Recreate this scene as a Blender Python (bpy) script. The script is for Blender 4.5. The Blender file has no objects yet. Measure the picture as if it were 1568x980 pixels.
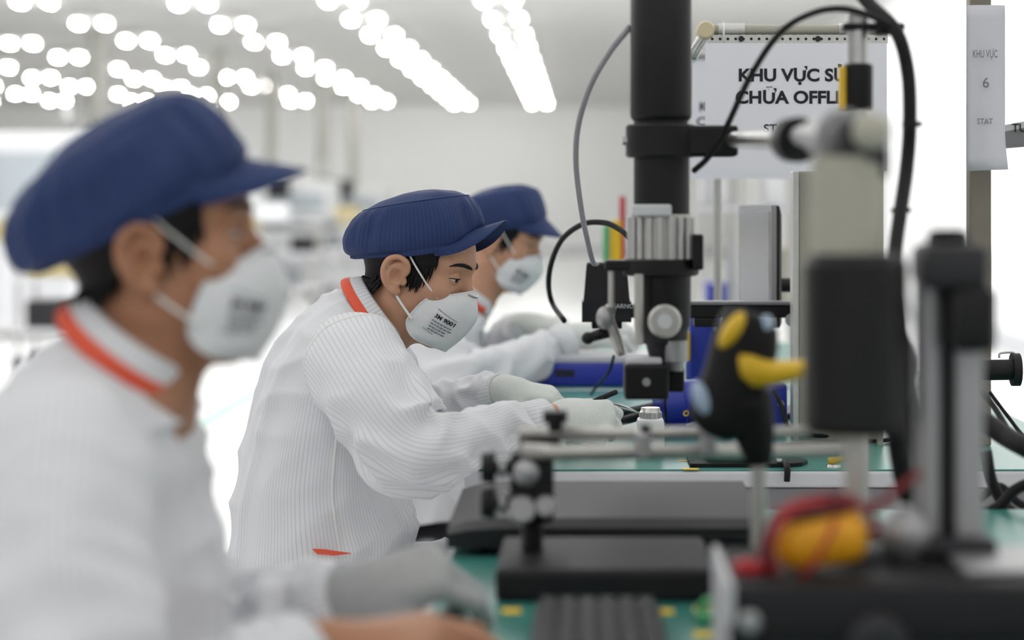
import bpy, bmesh, math, random
import numpy as np
from mathutils import Vector, Matrix

# ------------------------------------------------------------------ camera, world, lights, exposure
scene = bpy.context.scene
COL = scene.collection
W, HPX = 1568, 980
FMM = 70.0
FPX = W * FMM / 36.0            # focal length in pixels
VX, VY = 889.0, 316.0           # vanishing point of the hall's long axis
CAMZ = 1.16
FOCUS = 3.24

cam_d = bpy.data.cameras.new('camera')
cam_d.lens = FMM
cam_d.sensor_width = 36.0
cam_d.shift_x = -(VX - W / 2) / W
cam_d.shift_y = -(HPX / 2 - VY) / W
cam_d.clip_start = 0.05
cam_d.clip_end = 200
cam_d.dof.use_dof = True
cam_d.dof.focus_distance = FOCUS
cam_d.dof.aperture_fstop = 2.35
cam = bpy.data.objects.new('camera', cam_d)
cam.location = (0, 0, CAMZ)
cam.rotation_euler = (math.pi / 2, 0, 0)
COL.objects.link(cam)
scene.camera = cam

scene.view_settings.view_transform = 'Standard'
scene.view_settings.look = 'None'
scene.view_settings.gamma = 1.0
scene.view_settings.exposure = 0.18
scene.view_settings.use_curve_mapping = False

world = bpy.data.worlds.new('hall_world')
scene.world = world
world.use_nodes = True
world.node_tree.nodes['Background'].inputs[0].default_value = (0.95, 0.97, 1.0, 1)
world.node_tree.nodes['Background'].inputs[1].default_value = 0.3

try:
    scene.cycles.use_denoising = True
    scene.cycles.max_bounces = 10
    scene.cycles.diffuse_bounces = 5
    scene.cycles.sample_clamp_indirect = 6.0
except Exception:
    pass

CEIL = 3.6
ROW_X = [-0.95 - 1.8 * i for i in range(10)]

def strip_light(name, x, y0, y1, power):
    d = bpy.data.lights.new(name, 'AREA')
    d.shape = 'RECTANGLE'
    d.size = 0.45
    d.size_y = y1 - y0
    d.energy = power
    d.color = (1.0, 0.985, 0.97)
    o = bpy.data.objects.new(name, d)
    o.location = (x, (y0 + y1) / 2, CEIL - 0.12)
    COL.objects.link(o)
    return o
# the ceiling's lamp rows run on overhead, from behind the camera to where the frame starts to see them
for i, x in enumerate([0.85 + 1.8] + [0.85] + ROW_X[:6]):
    strip_light('lamp_row_light', x, -6.0, 7.0, 37.0)
    strip_light('lamp_row_light', x, 7.5, 22.5, 98.0)

# ------------------------------------------------------------------ helpers
def P(px, py, Y):
    return np.array([(px - VX) / FPX * Y, Y, CAMZ - (py - VY) / FPX * Y])
def L(px, Y):
    return px / FPX * Y

ORG = {}
def tag(o, label=None, cat=None, group=None, kind=None):
    if label: o['label'] = label
    if cat: o['category'] = cat
    if group: o['group'] = group
    if kind: o['kind'] = kind
    return o

def thing(name, label, cat, loc, group=None):
    o = bpy.data.objects.new(name, None)
    o.empty_display_size = 0.05
    o.location = loc
    COL.objects.link(o)
    ORG[o.name] = np.array(loc, float)
    return tag(o, label, cat, group)

def _nz(v):
    v = np.asarray(v, float)
    return v / (np.linalg.norm(v) + 1e-12)

def frame(axis, ref=None):
    a = _nz(axis)
    if ref is None:
        ref = np.array([0, 0, 1.0]) if abs(a[2]) < 0.9 else np.array([1.0, 0, 0])
    u = _nz(np.asarray(ref, float) - np.dot(ref, a) * a)
    return a, u, np.cross(a, u)

def catmull(pts, n):
    pts = np.asarray(pts, float)
    m = len(pts)
    ext = np.vstack([2 * pts[0] - pts[1], pts, 2 * pts[-1] - pts[-2]])
    out = []
    for t in np.linspace(0, m - 1, n):
        i = min(int(t), m - 2)
        f = t - i
        p0, p1, p2, p3 = ext[i], ext[i + 1], ext[i + 2], ext[i + 3]
        out.append(0.5 * ((2 * p1) + (-p0 + p2) * f + (2 * p0 - 5 * p1 + 4 * p2 - p3) * f * f + (-p0 + 3 * p1 - 3 * p2 + p3) * f ** 3))
    return np.array(out)

class MB:
    """collects shapes in world space; build() links them as ONE mesh object"""
    def __init__(self):
        self.v, self.f, self.uv = [], [], []
        self.n = 0
    def add(self, verts, faces, uvs=None):
        verts = np.asarray(verts, float)
        b = self.n
        self.v.append(verts)
        self.n += len(verts)
        for k, f in enumerate(faces):
            self.f.append([int(i) + b for i in f])
            self.uv.append(uvs[k] if uvs is not None else None)
        return self
    def box(self, lo, hi, bev=0.0, rot=None, about=None):
        lo, hi = np.array(lo, float), np.array(hi, float)
        lo, hi = np.minimum(lo, hi), np.maximum(lo, hi)
        b = min(bev, 0.45 * (hi - lo).min())
        if b <= 0:
            v = [[(lo, hi)[x][0], (lo, hi)[y][1], (lo, hi)[z][2]] for x in (0, 1) for y in (0, 1) for z in (0, 1)]
            f = [(0, 1, 3, 2), (4, 6, 7, 5), (0, 4, 5, 1), (2, 3, 7, 6), (0, 2, 6, 4), (1, 5, 7, 3)]
        else:
            bm = bmesh.new()
            bmesh.ops.create_cube(bm, size=1)
            c, s = (lo + hi) / 2, hi - lo
            for q in bm.verts:
                q.co = Vector(c + np.array(q.co) * s)
            bmesh.ops.bevel(bm, geom=bm.edges[:], offset=b, segments=2, profile=0.5, affect='EDGES')
            bm.verts.index_update()
            v = [list(q.co) for q in bm.verts]
            f = [[q.index for q in fc.verts] for fc in bm.faces]
            bm.free()
        v = np.array(v, float)
        if rot is not None:
            c = (lo + hi) / 2 if about is None else np.array(about, float)
            v = (v - c) @ np.array(rot, float).T + c
        return self.add(v, f)
    def cyl(self, a, b, ra, rb=None, n=20, cap=True):
        rb = ra if rb is None else rb
        return self.lathe(a, b, [(0, ra), (1, rb)], n, cap)
    def lathe(self, a, b, prof, n=24, cap=True):
        a, b = np.array(a, float), np.array(b, float)
        ax, u, w = frame(b - a)
        th = np.linspace(0, 2 * np.pi, n, endpoint=False)
        ring = np.outer(np.cos(th), u) + np.outer(np.sin(th), w)
        v, f = [], []
        for t, r in prof:
            v.append(a + (b - a) * t + ring * r)
        v = np.vstack(v)
        for i in range(len(prof) - 1):
            for j in range(n):
                k = (j + 1) % n
                f.append((i * n + j, i * n + k, (i + 1) * n + k, (i + 1) * n + j))
        if cap:
            f.append(tuple(range(n))[::-1])
            f.append(tuple((len(prof) - 1) * n + j for j in range(n)))
        return self.add(v, f)
    def tube(self, pts, r, n=10, smooth=0, cap=True, flat=1.0, ref=None):
        pts = np.asarray(pts, float)
        if smooth:
            pts = catmull(pts, smooth)
        m = len(pts)
        rr = np.full(m, r) if np.isscalar(r) else np.interp(np.linspace(0, 1, m), np.linspace(0, 1, len(r)), r)
        tan = np.gradient(pts, axis=0)
        th = np.linspace(0, 2 * np.pi, n, endpoint=False)
        v, f = [], []
        a, u, w = frame(tan[0], ref)
        for i in range(m):
            a = _nz(tan[i])
            u = _nz(u - np.dot(u, a) * a)
            w = np.cross(a, u)
            v.append(pts[i] + rr[i] * (np.outer(np.cos(th), u) * flat + np.outer(np.sin(th), w)))
        v = np.vstack(v)
        for i in range(m - 1):
            for j in range(n):
                k = (j + 1) % n
                f.append((i * n + j, i * n + k, (i + 1) * n + k, (i + 1) * n + j))
        if cap:
            f.append(tuple(range(n))[::-1])
            f.append(tuple((m - 1) * n + j for j in range(n)))
        return self.add(v, f)
    def ball(self, c, r, n=20, m=12, R=None):
        c = np.array(c, float)
        r = np.array([r] * 3 if np.isscalar(r) else r, float)
        v, f = [], []
        for i in range(m + 1):
            ph = math.pi * i / m
            for j in range(n):
                th = 2 * math.pi * j / n
                v.append([math.sin(ph) * math.cos(th), math.sin(ph) * math.sin(th), math.cos(ph)])
        v = np.array(v) * r
        if R is not None:
            v = v @ np.array(R).T
        for i in range(m):
            for j in range(n):
                k = (j + 1) % n
                f.append((i * n + j, (i + 1) * n + j, (i + 1) * n + k, i * n + k))
        return self.add(v + c, f)
    def prism(self, poly, axis_vec):
        """poly: list of 3D points (planar), extruded along axis_vec"""
        p = np.array(poly, float)
        n = len(p)
        v = np.vstack([p, p + np.array(axis_vec, float)])
        f = [tuple(range(n)), tuple(range(2 * n - 1, n - 1, -1))]
        for i in range(n):
            k = (i + 1) % n
            f.append((i, i + n, k + n, k))
        return self.add(v, f)
    def loft(self, rings, cap=True, closed=True, usize=1.0, vsize=1.0):
        rings = np.asarray(rings, float)
        m, n = rings.shape[:2]
        v = rings.reshape(-1, 3)
        f, uv = [], []
        cols = n if closed else n - 1
        for i in range(m - 1):
            for j in range(cols):
                k = (j + 1) % n
                f.append((i * n + j, i * n + k, (i + 1) * n + k, (i + 1) * n + j))
                u0, u1 = j / cols * usize, (j + 1) / cols * usize
                v0, v1 = i / (m - 1) * vsize, (i + 1) / (m - 1) * vsize
                uv.append([(u0, v0), (u1, v0), (u1, v1), (u0, v1)])
        if cap and closed:
            for i, rev in ((0, True), (m - 1, False)):
                idx = [i * n + j for j in range(n)]
                f.append(tuple(idx[::-1] if rev else idx))
                uv.append([(0, 0)] * n)
        return self.add(v, f, uv)
    def build(self, name, mat, parent=None, smooth=False, angle=None):
        v = np.vstack(self.v)
        org = np.zeros(3)
        if parent is not None:
            org = ORG[parent.name]
        me = bpy.data.meshes.new(name)
        me.from_pydata((v - org).tolist(), [], self.f)
        if any(u is not None for u in self.uv):
            lay = me.uv_layers.new(name='UVMap')
            flat = []
            for f, u in zip(self.f, self.uv):
                for k in range(len(f)):
                    flat.extend(u[k] if u is not None else (0, 0))
            lay.data.foreach_set('uv', flat)
        bm = bmesh.new()
        bm.from_mesh(me)
        bmesh.ops.recalc_face_normals(bm, faces=bm.faces[:])
        bm.to_mesh(me)
        bm.free()
        if smooth:
            me.polygons.foreach_set('use_smooth', [True] * len(me.polygons))
            if angle:
                try:
                    me.set_sharp_from_angle(angle=math.radians(angle))
                except Exception:
                    pass
        me.materials.append(mat)
        o = bpy.data.objects.new(name, me)
        COL.objects.link(o)
        if parent is not None:
            o.parent = parent
        ORG[o.name] = org
        return o

def solo(mb, name, mat, label, cat, group=None, base=None, smooth=False, angle=None, kind=None):
    """a thing that is one mesh, its origin at its base"""
    v = np.vstack(mb.v)
    c = np.array([(v[:, 0].min() + v[:, 0].max()) / 2, (v[:, 1].min() + v[:, 1].max()) / 2, v[:, 2].min()]) if base is None else np.array(base, float)
    mb.v = [v - c]
    o = mb.build(name, mat, None, smooth, angle)
    o.location = c
    ORG[o.name] = c
    return tag(o, label, cat, group, kind)

def structure(mb, name, mat):
    o = mb.build(name, mat)
    o['kind'] = 'structure'
    return o

# ------------------------------------------------------------------ materials
def srgb(r, g, b):
    f = lambda c: (c / 255 / 12.92) if c / 255 <= 0.04045 else ((c / 255 + 0.055) / 1.055) ** 2.4
    return (f(r), f(g), f(b), 1.0)

def mat(name, rgb, rough=0.5, metal=0.0, vary=0.06, scale=40.0, bump=0.0, spec=0.5, trans=0.0, sss=0.0, coat=0.0):
    m = bpy.data.materials.new(name)
    m.use_nodes = True
    nt = m.node_tree
    b = nt.nodes['Principled BSDF']
    b.inputs['Roughness'].default_value = rough
    b.inputs['Metallic'].default_value = metal
    b.inputs['Specular IOR Level'].default_value = spec
    b.inputs['Transmission Weight'].default_value = trans
    b.inputs['Subsurface Weight'].default_value = sss
    b.inputs['Coat Weight'].default_value = coat
    if sss:
        b.inputs['Subsurface Radius'].default_value = (0.012, 0.005, 0.003)
        b.inputs['Subsurface Scale'].default_value = 0.6
    tc = nt.nodes.new('ShaderNodeTexCoord')
    nz = nt.nodes.new('ShaderNodeTexNoise')
    nz.inputs['Scale'].default_value = scale
    nz.inputs['Detail'].default_value = 3
    nt.links.new(tc.outputs['Object'], nz.inputs['Vector'])
    mx = nt.nodes.new('ShaderNodeMix')
    mx.data_type = 'RGBA'
    c = rgb if isinstance(rgb, tuple) and len(rgb) == 4 else srgb(*rgb)
    mx.inputs['A'].default_value = tuple(min(1, q * (1 - vary)) for q in c[:3]) + (1,)
    mx.inputs['B'].default_value = tuple(min(1, q * (1 + vary)) for q in c[:3]) + (1,)
    nt.links.new(nz.outputs['Fac'], mx.inputs['Factor'])
    nt.links.new(mx.outputs['Result'], b.inputs['Base Color'])
    if bump:
        bp = nt.nodes.new('ShaderNodeBump')
        bp.inputs['Strength'].default_value = bump
        bp.inputs['Distance'].default_value = 0.002
        nt.links.new(nz.outputs['Fac'], bp.inputs['Height'])
        nt.links.new(bp.outputs['Normal'], b.inputs['Normal'])
    return m

def emit(name, rgb, strength):
    m = bpy.data.materials.new(name)
    m.use_nodes = True
    nt = m.node_tree
    nt.nodes.clear()
    e = nt.nodes.new('ShaderNodeEmission')
    e.inputs[0].default_value = srgb(*rgb)
    e.inputs[1].default_value = strength
    o = nt.nodes.new('ShaderNodeOutputMaterial')
    nt.links.new(e.outputs[0], o.inputs[0])
    return m

def striped_cloth(name, base, line, pitch, width, rough=0.85, axis='U', bump=0.15, vary=0.03, sheen=0.0):
    """woven cloth with thin conductive threads: lines follow the UV's U (metres round the garment)"""
    m = mat(name, base, rough, vary=vary, scale=60, bump=0.0, spec=0.25)
    nt = m.node_tree
    b = nt.nodes['Principled BSDF']
    uv = nt.nodes.new('ShaderNodeUVMap')
    uv.uv_map = 'UVMap'
    sep = nt.nodes.new('ShaderNodeSeparateXYZ')
    nt.links.new(uv.outputs['UV'], sep.inputs[0])
    d = nt.nodes.new('ShaderNodeMath'); d.operation = 'DIVIDE'
    d.inputs[1].default_value = pitch
    nt.links.new(sep.outputs['X' if axis == 'U' else 'Y'], d.inputs[0])
    fr = nt.nodes.new('ShaderNodeMath'); fr.operation = 'FRACT'
    nt.links.new(d.outputs[0], fr.inputs[0])
    lt = nt.nodes.new('ShaderNodeMath'); lt.operation = 'LESS_THAN'
    lt.inputs[1].default_value = width
    nt.links.new(fr.outputs[0], lt.inputs[0])
    old = b.inputs['Base Color'].links[0].from_socket
    mx = nt.nodes.new('ShaderNodeMix'); mx.data_type = 'RGBA'
    nt.links.new(lt.outputs[0], mx.inputs['Factor'])
    nt.links.new(old, mx.inputs['A'])
    mx.inputs['B'].default_value = srgb(*line)
    nt.links.new(mx.outputs['Result'], b.inputs['Base Color'])
    nz = nt.nodes.new('ShaderNodeTexNoise')
    nz.inputs['Scale'].default_value = 900
    tc = nt.nodes.new('ShaderNodeTexCoord')
    nt.links.new(tc.outputs['Object'], nz.inputs['Vector'])
    bp = nt.nodes.new('ShaderNodeBump')
    bp.inputs['Strength'].default_value = bump
    bp.inputs['Distance'].default_value = 0.001
    nt.links.new(nz.outputs['Fac'], bp.inputs['Height'])
    nt.links.new(bp.outputs['Normal'], b.inputs['Normal'])
    b.inputs['Sheen Weight'].default_value = sheen
    return m

M = dict(
    floor=mat('floor_epoxy', (240, 241, 242), 0.22, vary=0.03, scale=0.8, spec=0.5),
    wall=mat('wall_paint', (246, 247, 247), 0.6, vary=0.015, scale=2),
    ceiling=mat('ceiling_panel', (214, 214, 212), 0.7, vary=0.02, scale=1.2),
    lamp=emit('lamp_glow', (255, 253, 248), 66.0),
    lamp_case=mat('lamp_case', (230, 230, 228), 0.5),
    column=mat('column_paint', (176, 176, 170), 0.55, vary=0.04, scale=3),
    exit=emit('exit_glow', (40, 200, 90), 1.0),
    stripe=mat('stripe_paint', (150, 196, 180), 0.4),
    mwhite=mat('machine_white', (222, 224, 226), 0.4, vary=0.03, scale=4),
    mgrey=mat('machine_grey', (120, 124, 128), 0.45),
    mdark=mat('machine_dark', (28, 29, 32), 0.3),
    myellow=mat('machine_beige', (196, 180, 130), 0.5),
    mglass=mat('machine_window', (176, 184, 190), 0.15, spec=0.6),
    steel=mat('steel', (196, 196, 194), 0.28, metal=0.95, vary=0.08, scale=90, bump=0.03),
    satin=mat('satin_metal', (188, 186, 182), 0.42, metal=0.7, vary=0.05, scale=60),
    galv=mat('galvanised_strip', (205, 204, 200), 0.4, metal=0.55, vary=0.1, scale=70),
    ivory=mat('ivory_plastic', (206, 192, 160), 0.45),
    beige=mat('beige_panel', (168, 165, 152), 0.5, vary=0.05, scale=12),
    pale=mat('pale_post', (172, 170, 156), 0.5, metal=0.1),
    brownpost=mat('grey_brown_post', (126, 120, 108), 0.5, metal=0.2, vary=0.12, scale=30),
    black=mat('black_paint', (17, 17, 19), 0.45, vary=0.12, scale=60, bump=0.02, spec=0.3),
    rubber=mat('black_rubber', (14, 14, 15), 0.6, vary=0.1, scale=60, spec=0.3),
    dgrey=mat('dark_grey', (46, 46, 49), 0.5, vary=0.08, scale=30, spec=0.3),
    dcase=mat('dark_case', (27, 27, 30), 0.55, vary=0.08, scale=30, bump=0.05, spec=0.3),
    gcase=mat('grey_case', (44, 44, 47), 0.5, vary=0.06, scale=30, bump=0.03, spec=0.3),
    grey=mat('mid_grey', (128, 128, 131), 0.45, vary=0.06, scale=20),
    silver=mat('aluminium', (168, 168, 170), 0.4, metal=0.55, vary=0.06, scale=40),
    lgrey=mat('light_grey', (205, 206, 210), 0.5, vary=0.04, scale=20),
    white=mat('white_plastic', (235, 236, 238), 0.45, vary=0.02),
    paper=mat('white_paper', (232, 233, 240), 0.7, vary=0.015, scale=8),
    ppaper=mat('grey_paper', (206, 207, 214), 0.45, vary=0.03, scale=8),
    ink=mat('black_ink', (22, 22, 30), 0.7, vary=0.05),
    gink=mat('grey_ink', (120, 122, 130), 0.7, vary=0.05),
    mat=mat('green_mat', (62, 132, 122), 0.3, vary=0.06, scale=6, bump=0.02),
    blue=mat('blue_plastic', (34, 52, 158), 0.38, vary=0.06, scale=20),
    yellow=mat('yellow_plastic', (226, 184, 36), 0.4, vary=0.05, scale=30),
    amber=mat('amber_rubber', (240, 166, 24), 0.45, vary=0.05, scale=30),
    red=mat('red_rubber', (176, 26, 34), 0.45, vary=0.08, scale=30),
    dred=mat('dark_red_lead', (120, 24, 34), 0.45),
    brass=mat('brass_wool', (214, 170, 84), 0.25, metal=1.0, vary=0.2, scale=200, bump=0.3),
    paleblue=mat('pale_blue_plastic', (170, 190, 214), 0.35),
    green=mat('green_plastic', (80, 168, 110), 0.5),
    tape=mat('yellow_tape', (236, 196, 40), 0.5),
    bottle=mat('bottle_white', (228, 230, 232), 0.35, sss=0.0),
    screen=mat('screen_grey', (116, 120, 126), 0.18, spec=0.6, vary=0.15, scale=4),
    cable=mat('grey_cable', (150, 146, 152), 0.5),
    skin_mid=mat('skin_tan', (196, 148, 120), 0.5, vary=0.07, scale=55, bump=0.06, sss=0.12),
    skin_near=mat('skin_brown', (170, 120, 90), 0.5, vary=0.06, scale=50, bump=0.05, sss=0.12),
    eye=mat('eye_white', (214, 206, 200), 0.15),
    iris=mat('iris_dark', (34, 22, 16), 0.1),
    hair=mat('black_hair', (15, 13, 13), 0.6, vary=0.3, scale=200, bump=0.4, spec=0.25),
    mask=mat('mask_felt', (226, 228, 230), 0.85, vary=0.03, scale=160, bump=0.12, spec=0.2),
    strap=mat('mask_strap', (234, 234, 232), 0.8),
    glove=mat('knit_glove', (216, 220, 216), 0.9, vary=0.06, scale=320, bump=0.5, spec=0.15),
    dglove=mat('dirty_shaded_glove', (168, 170, 170), 0.9, vary=0.1, scale=120, bump=0.5, spec=0.15),  # grey carries both the dirt and the shade on the near glove
    orange=mat('orange_trim', (226, 92, 66), 0.8, vary=0.06, scale=200),
    shoe=mat('white_shoe', (225, 226, 228), 0.6),
    cloth=striped_cloth('antistatic_cloth', (226, 227, 230), (200, 202, 209), 0.0070, 0.18),
    capcloth=striped_cloth('blue_cap_cloth', (40, 56, 98), (47, 65, 110), 0.006, 0.22, rough=0.65, bump=0.2, vary=0.06, sheen=0.0),
    seat=mat('blue_vinyl', (40, 52, 84), 0.45),
)

# ------------------------------------------------------------------ text as flat print
_DG = None
def text_shape(body, size, bold=0.0, spacing=1.0):
    c = bpy.data.curves.new('lettering', 'FONT')
    c.body = body
    c.size = size
    c.offset = bold
    c.space_character = spacing
    c.fill_mode = 'BOTH'
    c.resolution_u = 4
    o = bpy.data.objects.new('lettering', c)
    COL.objects.link(o)
    dg = bpy.context.evaluated_depsgraph_get()
    dg.update()
    me = bpy.data.meshes.new_from_object(o.evaluated_get(dg))
    v = np.array([list(q.co) for q in me.vertices]) if len(me.vertices) else np.zeros((0, 3))
    f = [list(p.vertices) for p in me.polygons]
    bpy.data.objects.remove(o)
    bpy.data.curves.remove(c)
    bpy.data.meshes.remove(me)
    return v, f

def put_text(mb, body, size, origin, right, up, bold=0.0, spacing=1.0, width=None):
    v, f = text_shape(body, size, bold, spacing)
    if not len(v):
        return
    k = 1.0 if width is None else width / (v[:, 0].max() - v[:, 0].min())
    mb.add(np.array(origin) + np.outer(v[:, 0] * k, right) + np.outer(v[:, 1], up), f)

# ------------------------------------------------------------------ the hall
XL, XR, YB, YF = -19.0, 3.4, -7.0, 48.0
structure(MB().box((XL, YB, -0.1), (XR, YF, 0)), 'floor', M['floor'])
structure(MB().box((XL, YB, CEIL), (XR, YF, CEIL + 0.1)), 'ceiling', M['ceiling'])
structure(MB().box((XL - 0.2, YF, 0), (XR + 0.2, YF + 0.2, CEIL)), 'wall_back', M['wall'])
structure(MB().box((XL - 0.2, YB, 0), (XL, YF, CEIL)), 'wall_left', M['wall'])
structure(MB().box((XR, YB, 0), (XR + 0.2, YF, CEIL)), 'wall_right', M['wall'])
structure(MB().box((XL, YB - 0.2, 0), (XR, YB, CEIL)), 'wall_front', M['wall'])
structure(MB().box((XL, YF - 0.03, 0), (XR, YF, 0.16)), 'baseboard_back', M['lgrey'])
structure(MB().box((XR - 0.03, YB, 0), (XR, YF, 0.16)), 'baseboard_right', M['lgrey'])
# painted walkway line on the floor
structure(MB().box((-2.07, 6.0, 0.0), (-1.97, 44, 0.003)), 'trim_1', M['stripe'])

# ceiling lamps in rows: each lamp carries two glowing tubes in a white case
ORD = ['first', 'second', 'third', 'fourth', 'fifth', 'sixth', 'seventh', 'eighth', 'ninth', 'tenth', 'eleventh', 'twelfth', 'thirteenth', 'fourteenth']
proto_lamp = None
rl = random.Random(4)
for i, x in enumerate(ROW_X):
    k = 0
    row = []
    step = 2.3 if i < 2 else 2.7
    y = 23.0 + (0 if i < 2 else rl.random() * 1.5)
    while y < 46.5:
        px = VX + x * FPX / y
        if px > -40:
            root = thing('ceiling_lamp', 'LAMP', 'ceiling lamp', (x, y, CEIL), 'ceiling lamps in long rows')
            if proto_lamp is None:
                kids = [MB().box((x - 0.26, y - 0.62, CEIL - 0.05), (x + 0.26, y + 0.62, CEIL), 0.01).build('lamp_case', M['lamp_case'], root)]
                for s in (-1, 1):
                    kids.append(MB().box((x + s * 0.17 - 0.04, y - 0.10, CEIL - 0.09), (x + s * 0.17 + 0.04, y + 0.10, CEIL - 0.05), 0.02).build('lamp_tube', M['lamp'], root))
                proto_lamp = kids
            else:
                for q in proto_lamp:
                    c = q.copy(); COL.objects.link(c); c.parent = root
            row.append(root)
        y += step
    for k, root in enumerate(row[::-1]):
        root['label'] = 'twin tube lamp, %s from the far wall, %s row from the right wall' % (ORD[k], ORD[i])

# round columns
def column(px, Y, r, label):
    x = (px - VX) / FPX * Y
    root = thing('support_column', label, 'column', (x, Y, 0), 'columns in the hall')
    MB().cyl((x, Y, 0.12), (x, Y, CEIL), r, n=24).build('shaft', M['column'], root, True, 40)
    MB().lathe((x, Y, 0), (x, Y, 0.12), [(0, r * 1.35), (0.7, r * 1.35), (1, r * 1.05)], 24).build('column_base', M['lgrey'], root, True, 40)
column(149, 27, 0.115, 'grey column behind the cap of the worker in the foreground')
column(335, 31, 0.10, 'slim grey column beside the white placement machine with a screen')
column(415, 36, 0.09, 'slim grey column with a white machine either side')
column(494, 38, 0.115, 'thicker grey column near the far machine line')
column(541, 43, 0.10, 'slender grey column closest to the far wall')

# exit sign
c = P(764, 139, 44)
root = thing('exit_sign', 'small green exit sign hanging below the ceiling', 'sign', (c[0], 44, c[2] - 0.12))
MB().box((c[0] - 0.2, 43.97, c[2] - 0.11), (c[0] + 0.2, 44.03, c[2] + 0.11), 0.01).build('sign_box', M['exit'], root)
for s in (-1, 1):
    MB().cyl((c[0] + s * 0.15, 44, c[2] + 0.11), (c[0] + s * 0.15, 44, CEIL), 0.012, n=8).build('hanger', M['grey'], root)

# assembly machines far behind
def machine(px, Y, w, h, d, label, screen=False, drawer='mgrey', stack=True, seed=0):
    rm = random.Random(seed)
    x = (px - VX) / FPX * Y
    root = thing('assembly_machine', label, 'machine', (x, Y, 0), 'machines along the far side of the hall')
    x0, x1 = x - w / 2, x + w / 2
    MB().box((x0, Y, 0.10), (x1, Y + d, 0.85), 0.02).build('base_cabinet', M['mwhite'], root)
    MB().box((x0 + 0.03, Y + 0.05, 0.85), (x1 - 0.03, Y + d - 0.05, 1.0)).build('work_deck', M[drawer], root)
    MB().box((x0, Y + 0.1, 1.0), (x1, Y + d, h), 0.05).build('hood', M['mwhite'], root)
    MB().box((x0 + w * 0.12, Y + 0.085, 1.12), (x1 - w * 0.12, Y + 0.1, h - 0.18), 0.005).build('hood_window', M['mglass'], root)
    for s in (-1, 1):
        MB().box((x + s * w * 0.24 - w * 0.2, Y - 0.012, 0.2), (x + s * w * 0.24 + w * 0.2, Y, 0.75), 0.005).build('cabinet_door', M['lgrey'], root)
    for sx in (-1, 1):
        for sy in (0.08, d - 0.08):
            MB().cyl((x + sx * (w / 2 - 0.1), Y + sy, 0), (x + sx * (w / 2 - 0.1), Y + sy, 0.1), 0.04, n=10).build('foot', M['mdark'], root)
    if screen:
        a = MB().box((x0 + 0.05, Y - 0.1, 1.28), (x0 + 0.41, Y - 0.04, 1.56), 0.01).build('monitor', M['mdark'], root)
        MB().cyl((x0 + 0.23, Y - 0.04, 1.42), (x0 + 0.23, Y + 0.12, 1.42), 0.02, n=8).build('monitor_arm', M['mgrey'], root)
    if stack:
        lt = MB().cyl((x1 - 0.15, Y + 0.3, h), (x1 - 0.15, Y + 0.3, h + 0.12), 0.012, n=8).build('lamp_post', M['mgrey'], root)
        MB().cyl((x1 - 0.15, Y + 0.3, h + 0.12), (x1 - 0.15, Y + 0.3, h + 0.26), 0.03, n=12).build('signal_lamp', M[rm.choice(['mwhite', 'paleblue', 'lgrey'])], root)
machine(10, 17.5, 1.2, 1.82, 1.0, 'white placement machine with a black monitor beside the first column', True, 'myellow', True, 1)
machine(205, 19, 1.3, 1.65, 1.0, 'white machine hidden mostly behind the foreground worker', False, 'mgrey', True, 2)
machine(300, 24, 1.4, 1.6, 1.0, 'white machine seen past the slim column', True, 'myellow', True, 3)
machine(452, 26, 0.95, 1.5, 1.0, 'white machine with a small dark screen left of the thicker column', True, 'mgrey', True, 4)
machine(545, 30, 0.9, 1.45, 1.0, 'low white machine right of the thicker column', True, 'myellow', False, 5)
machine(640, 40, 1.1, 1.2, 1.0, 'low white machine before the far wall', False, 'mgrey', False, 6)

# low white carts in front of the machines
def cart(px, Y, w, label, stuff):
    x = (px - VX) / FPX * Y
    root = thing('parts_cart', label, 'cart', (x, Y, 0), 'carts in the aisle')
    for z in (0.25, 0.62, 0.98):
        MB().box((x - w / 2, Y - 0.25, z), (x + w / 2, Y + 0.25, z + 0.035), 0.005).build('cart_shelf', M['lgrey'], root)
    for sx in (-1, 1):
        for sy in (-1, 1):
            MB().cyl((x + sx * (w / 2 - 0.02), Y + sy * 0.23, 0.08), (x + sx * (w / 2 - 0.02), Y + sy * 0.23, 1.02), 0.016, n=8).build('post', M['satin'], root)
            MB().ball((x + sx * (w / 2 - 0.02), Y + sy * 0.23, 0.045), 0.045, 10, 6).build('caster', M['mdark'], root)
    for n, (dx, z, ww, hh, mk) in enumerate(stuff):
        tag(solo(MB().box((x + dx - ww / 2, Y - 0.2, z + 0.035), (x + dx + ww / 2, Y + 0.2, z + 0.035 + hh), 0.01), 'parts_tray', M[mk], None, None),
            {'myellow': 'beige', 'mgrey': 'grey', 'mdark': 'black', 'white': 'white'}[mk] + ' tray on the ' + {0.25: 'bottom', 0.62: 'middle', 0.98: 'top'}[z] + ' shelf of the ' + label, 'tray', 'trays on the carts')
cart(95, 14.5, 0.55, 'white cart beside the monitor machine', [(0.0, 0.62, 0.4, 0.16, 'myellow'), (-0.05, 0.98, 0.3, 0.16, 'mgrey'), (0.0, 0.25, 0.42, 0.2, 'mdark')])
cart(440, 22, 0.75, 'white cart before the screen machine', [(-0.15, 0.98, 0.3, 0.18, 'white'), (0.2, 0.62, 0.28, 0.18, 'mdark'), (-0.1, 0.25, 0.4, 0.2, 'mgrey')])
cart(520, 25, 0.7, 'white cart next to the thicker column', [(0.1, 0.98, 0.3, 0.14, 'myellow'), (-0.15, 0.62, 0.3, 0.15, 'mgrey')])

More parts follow.
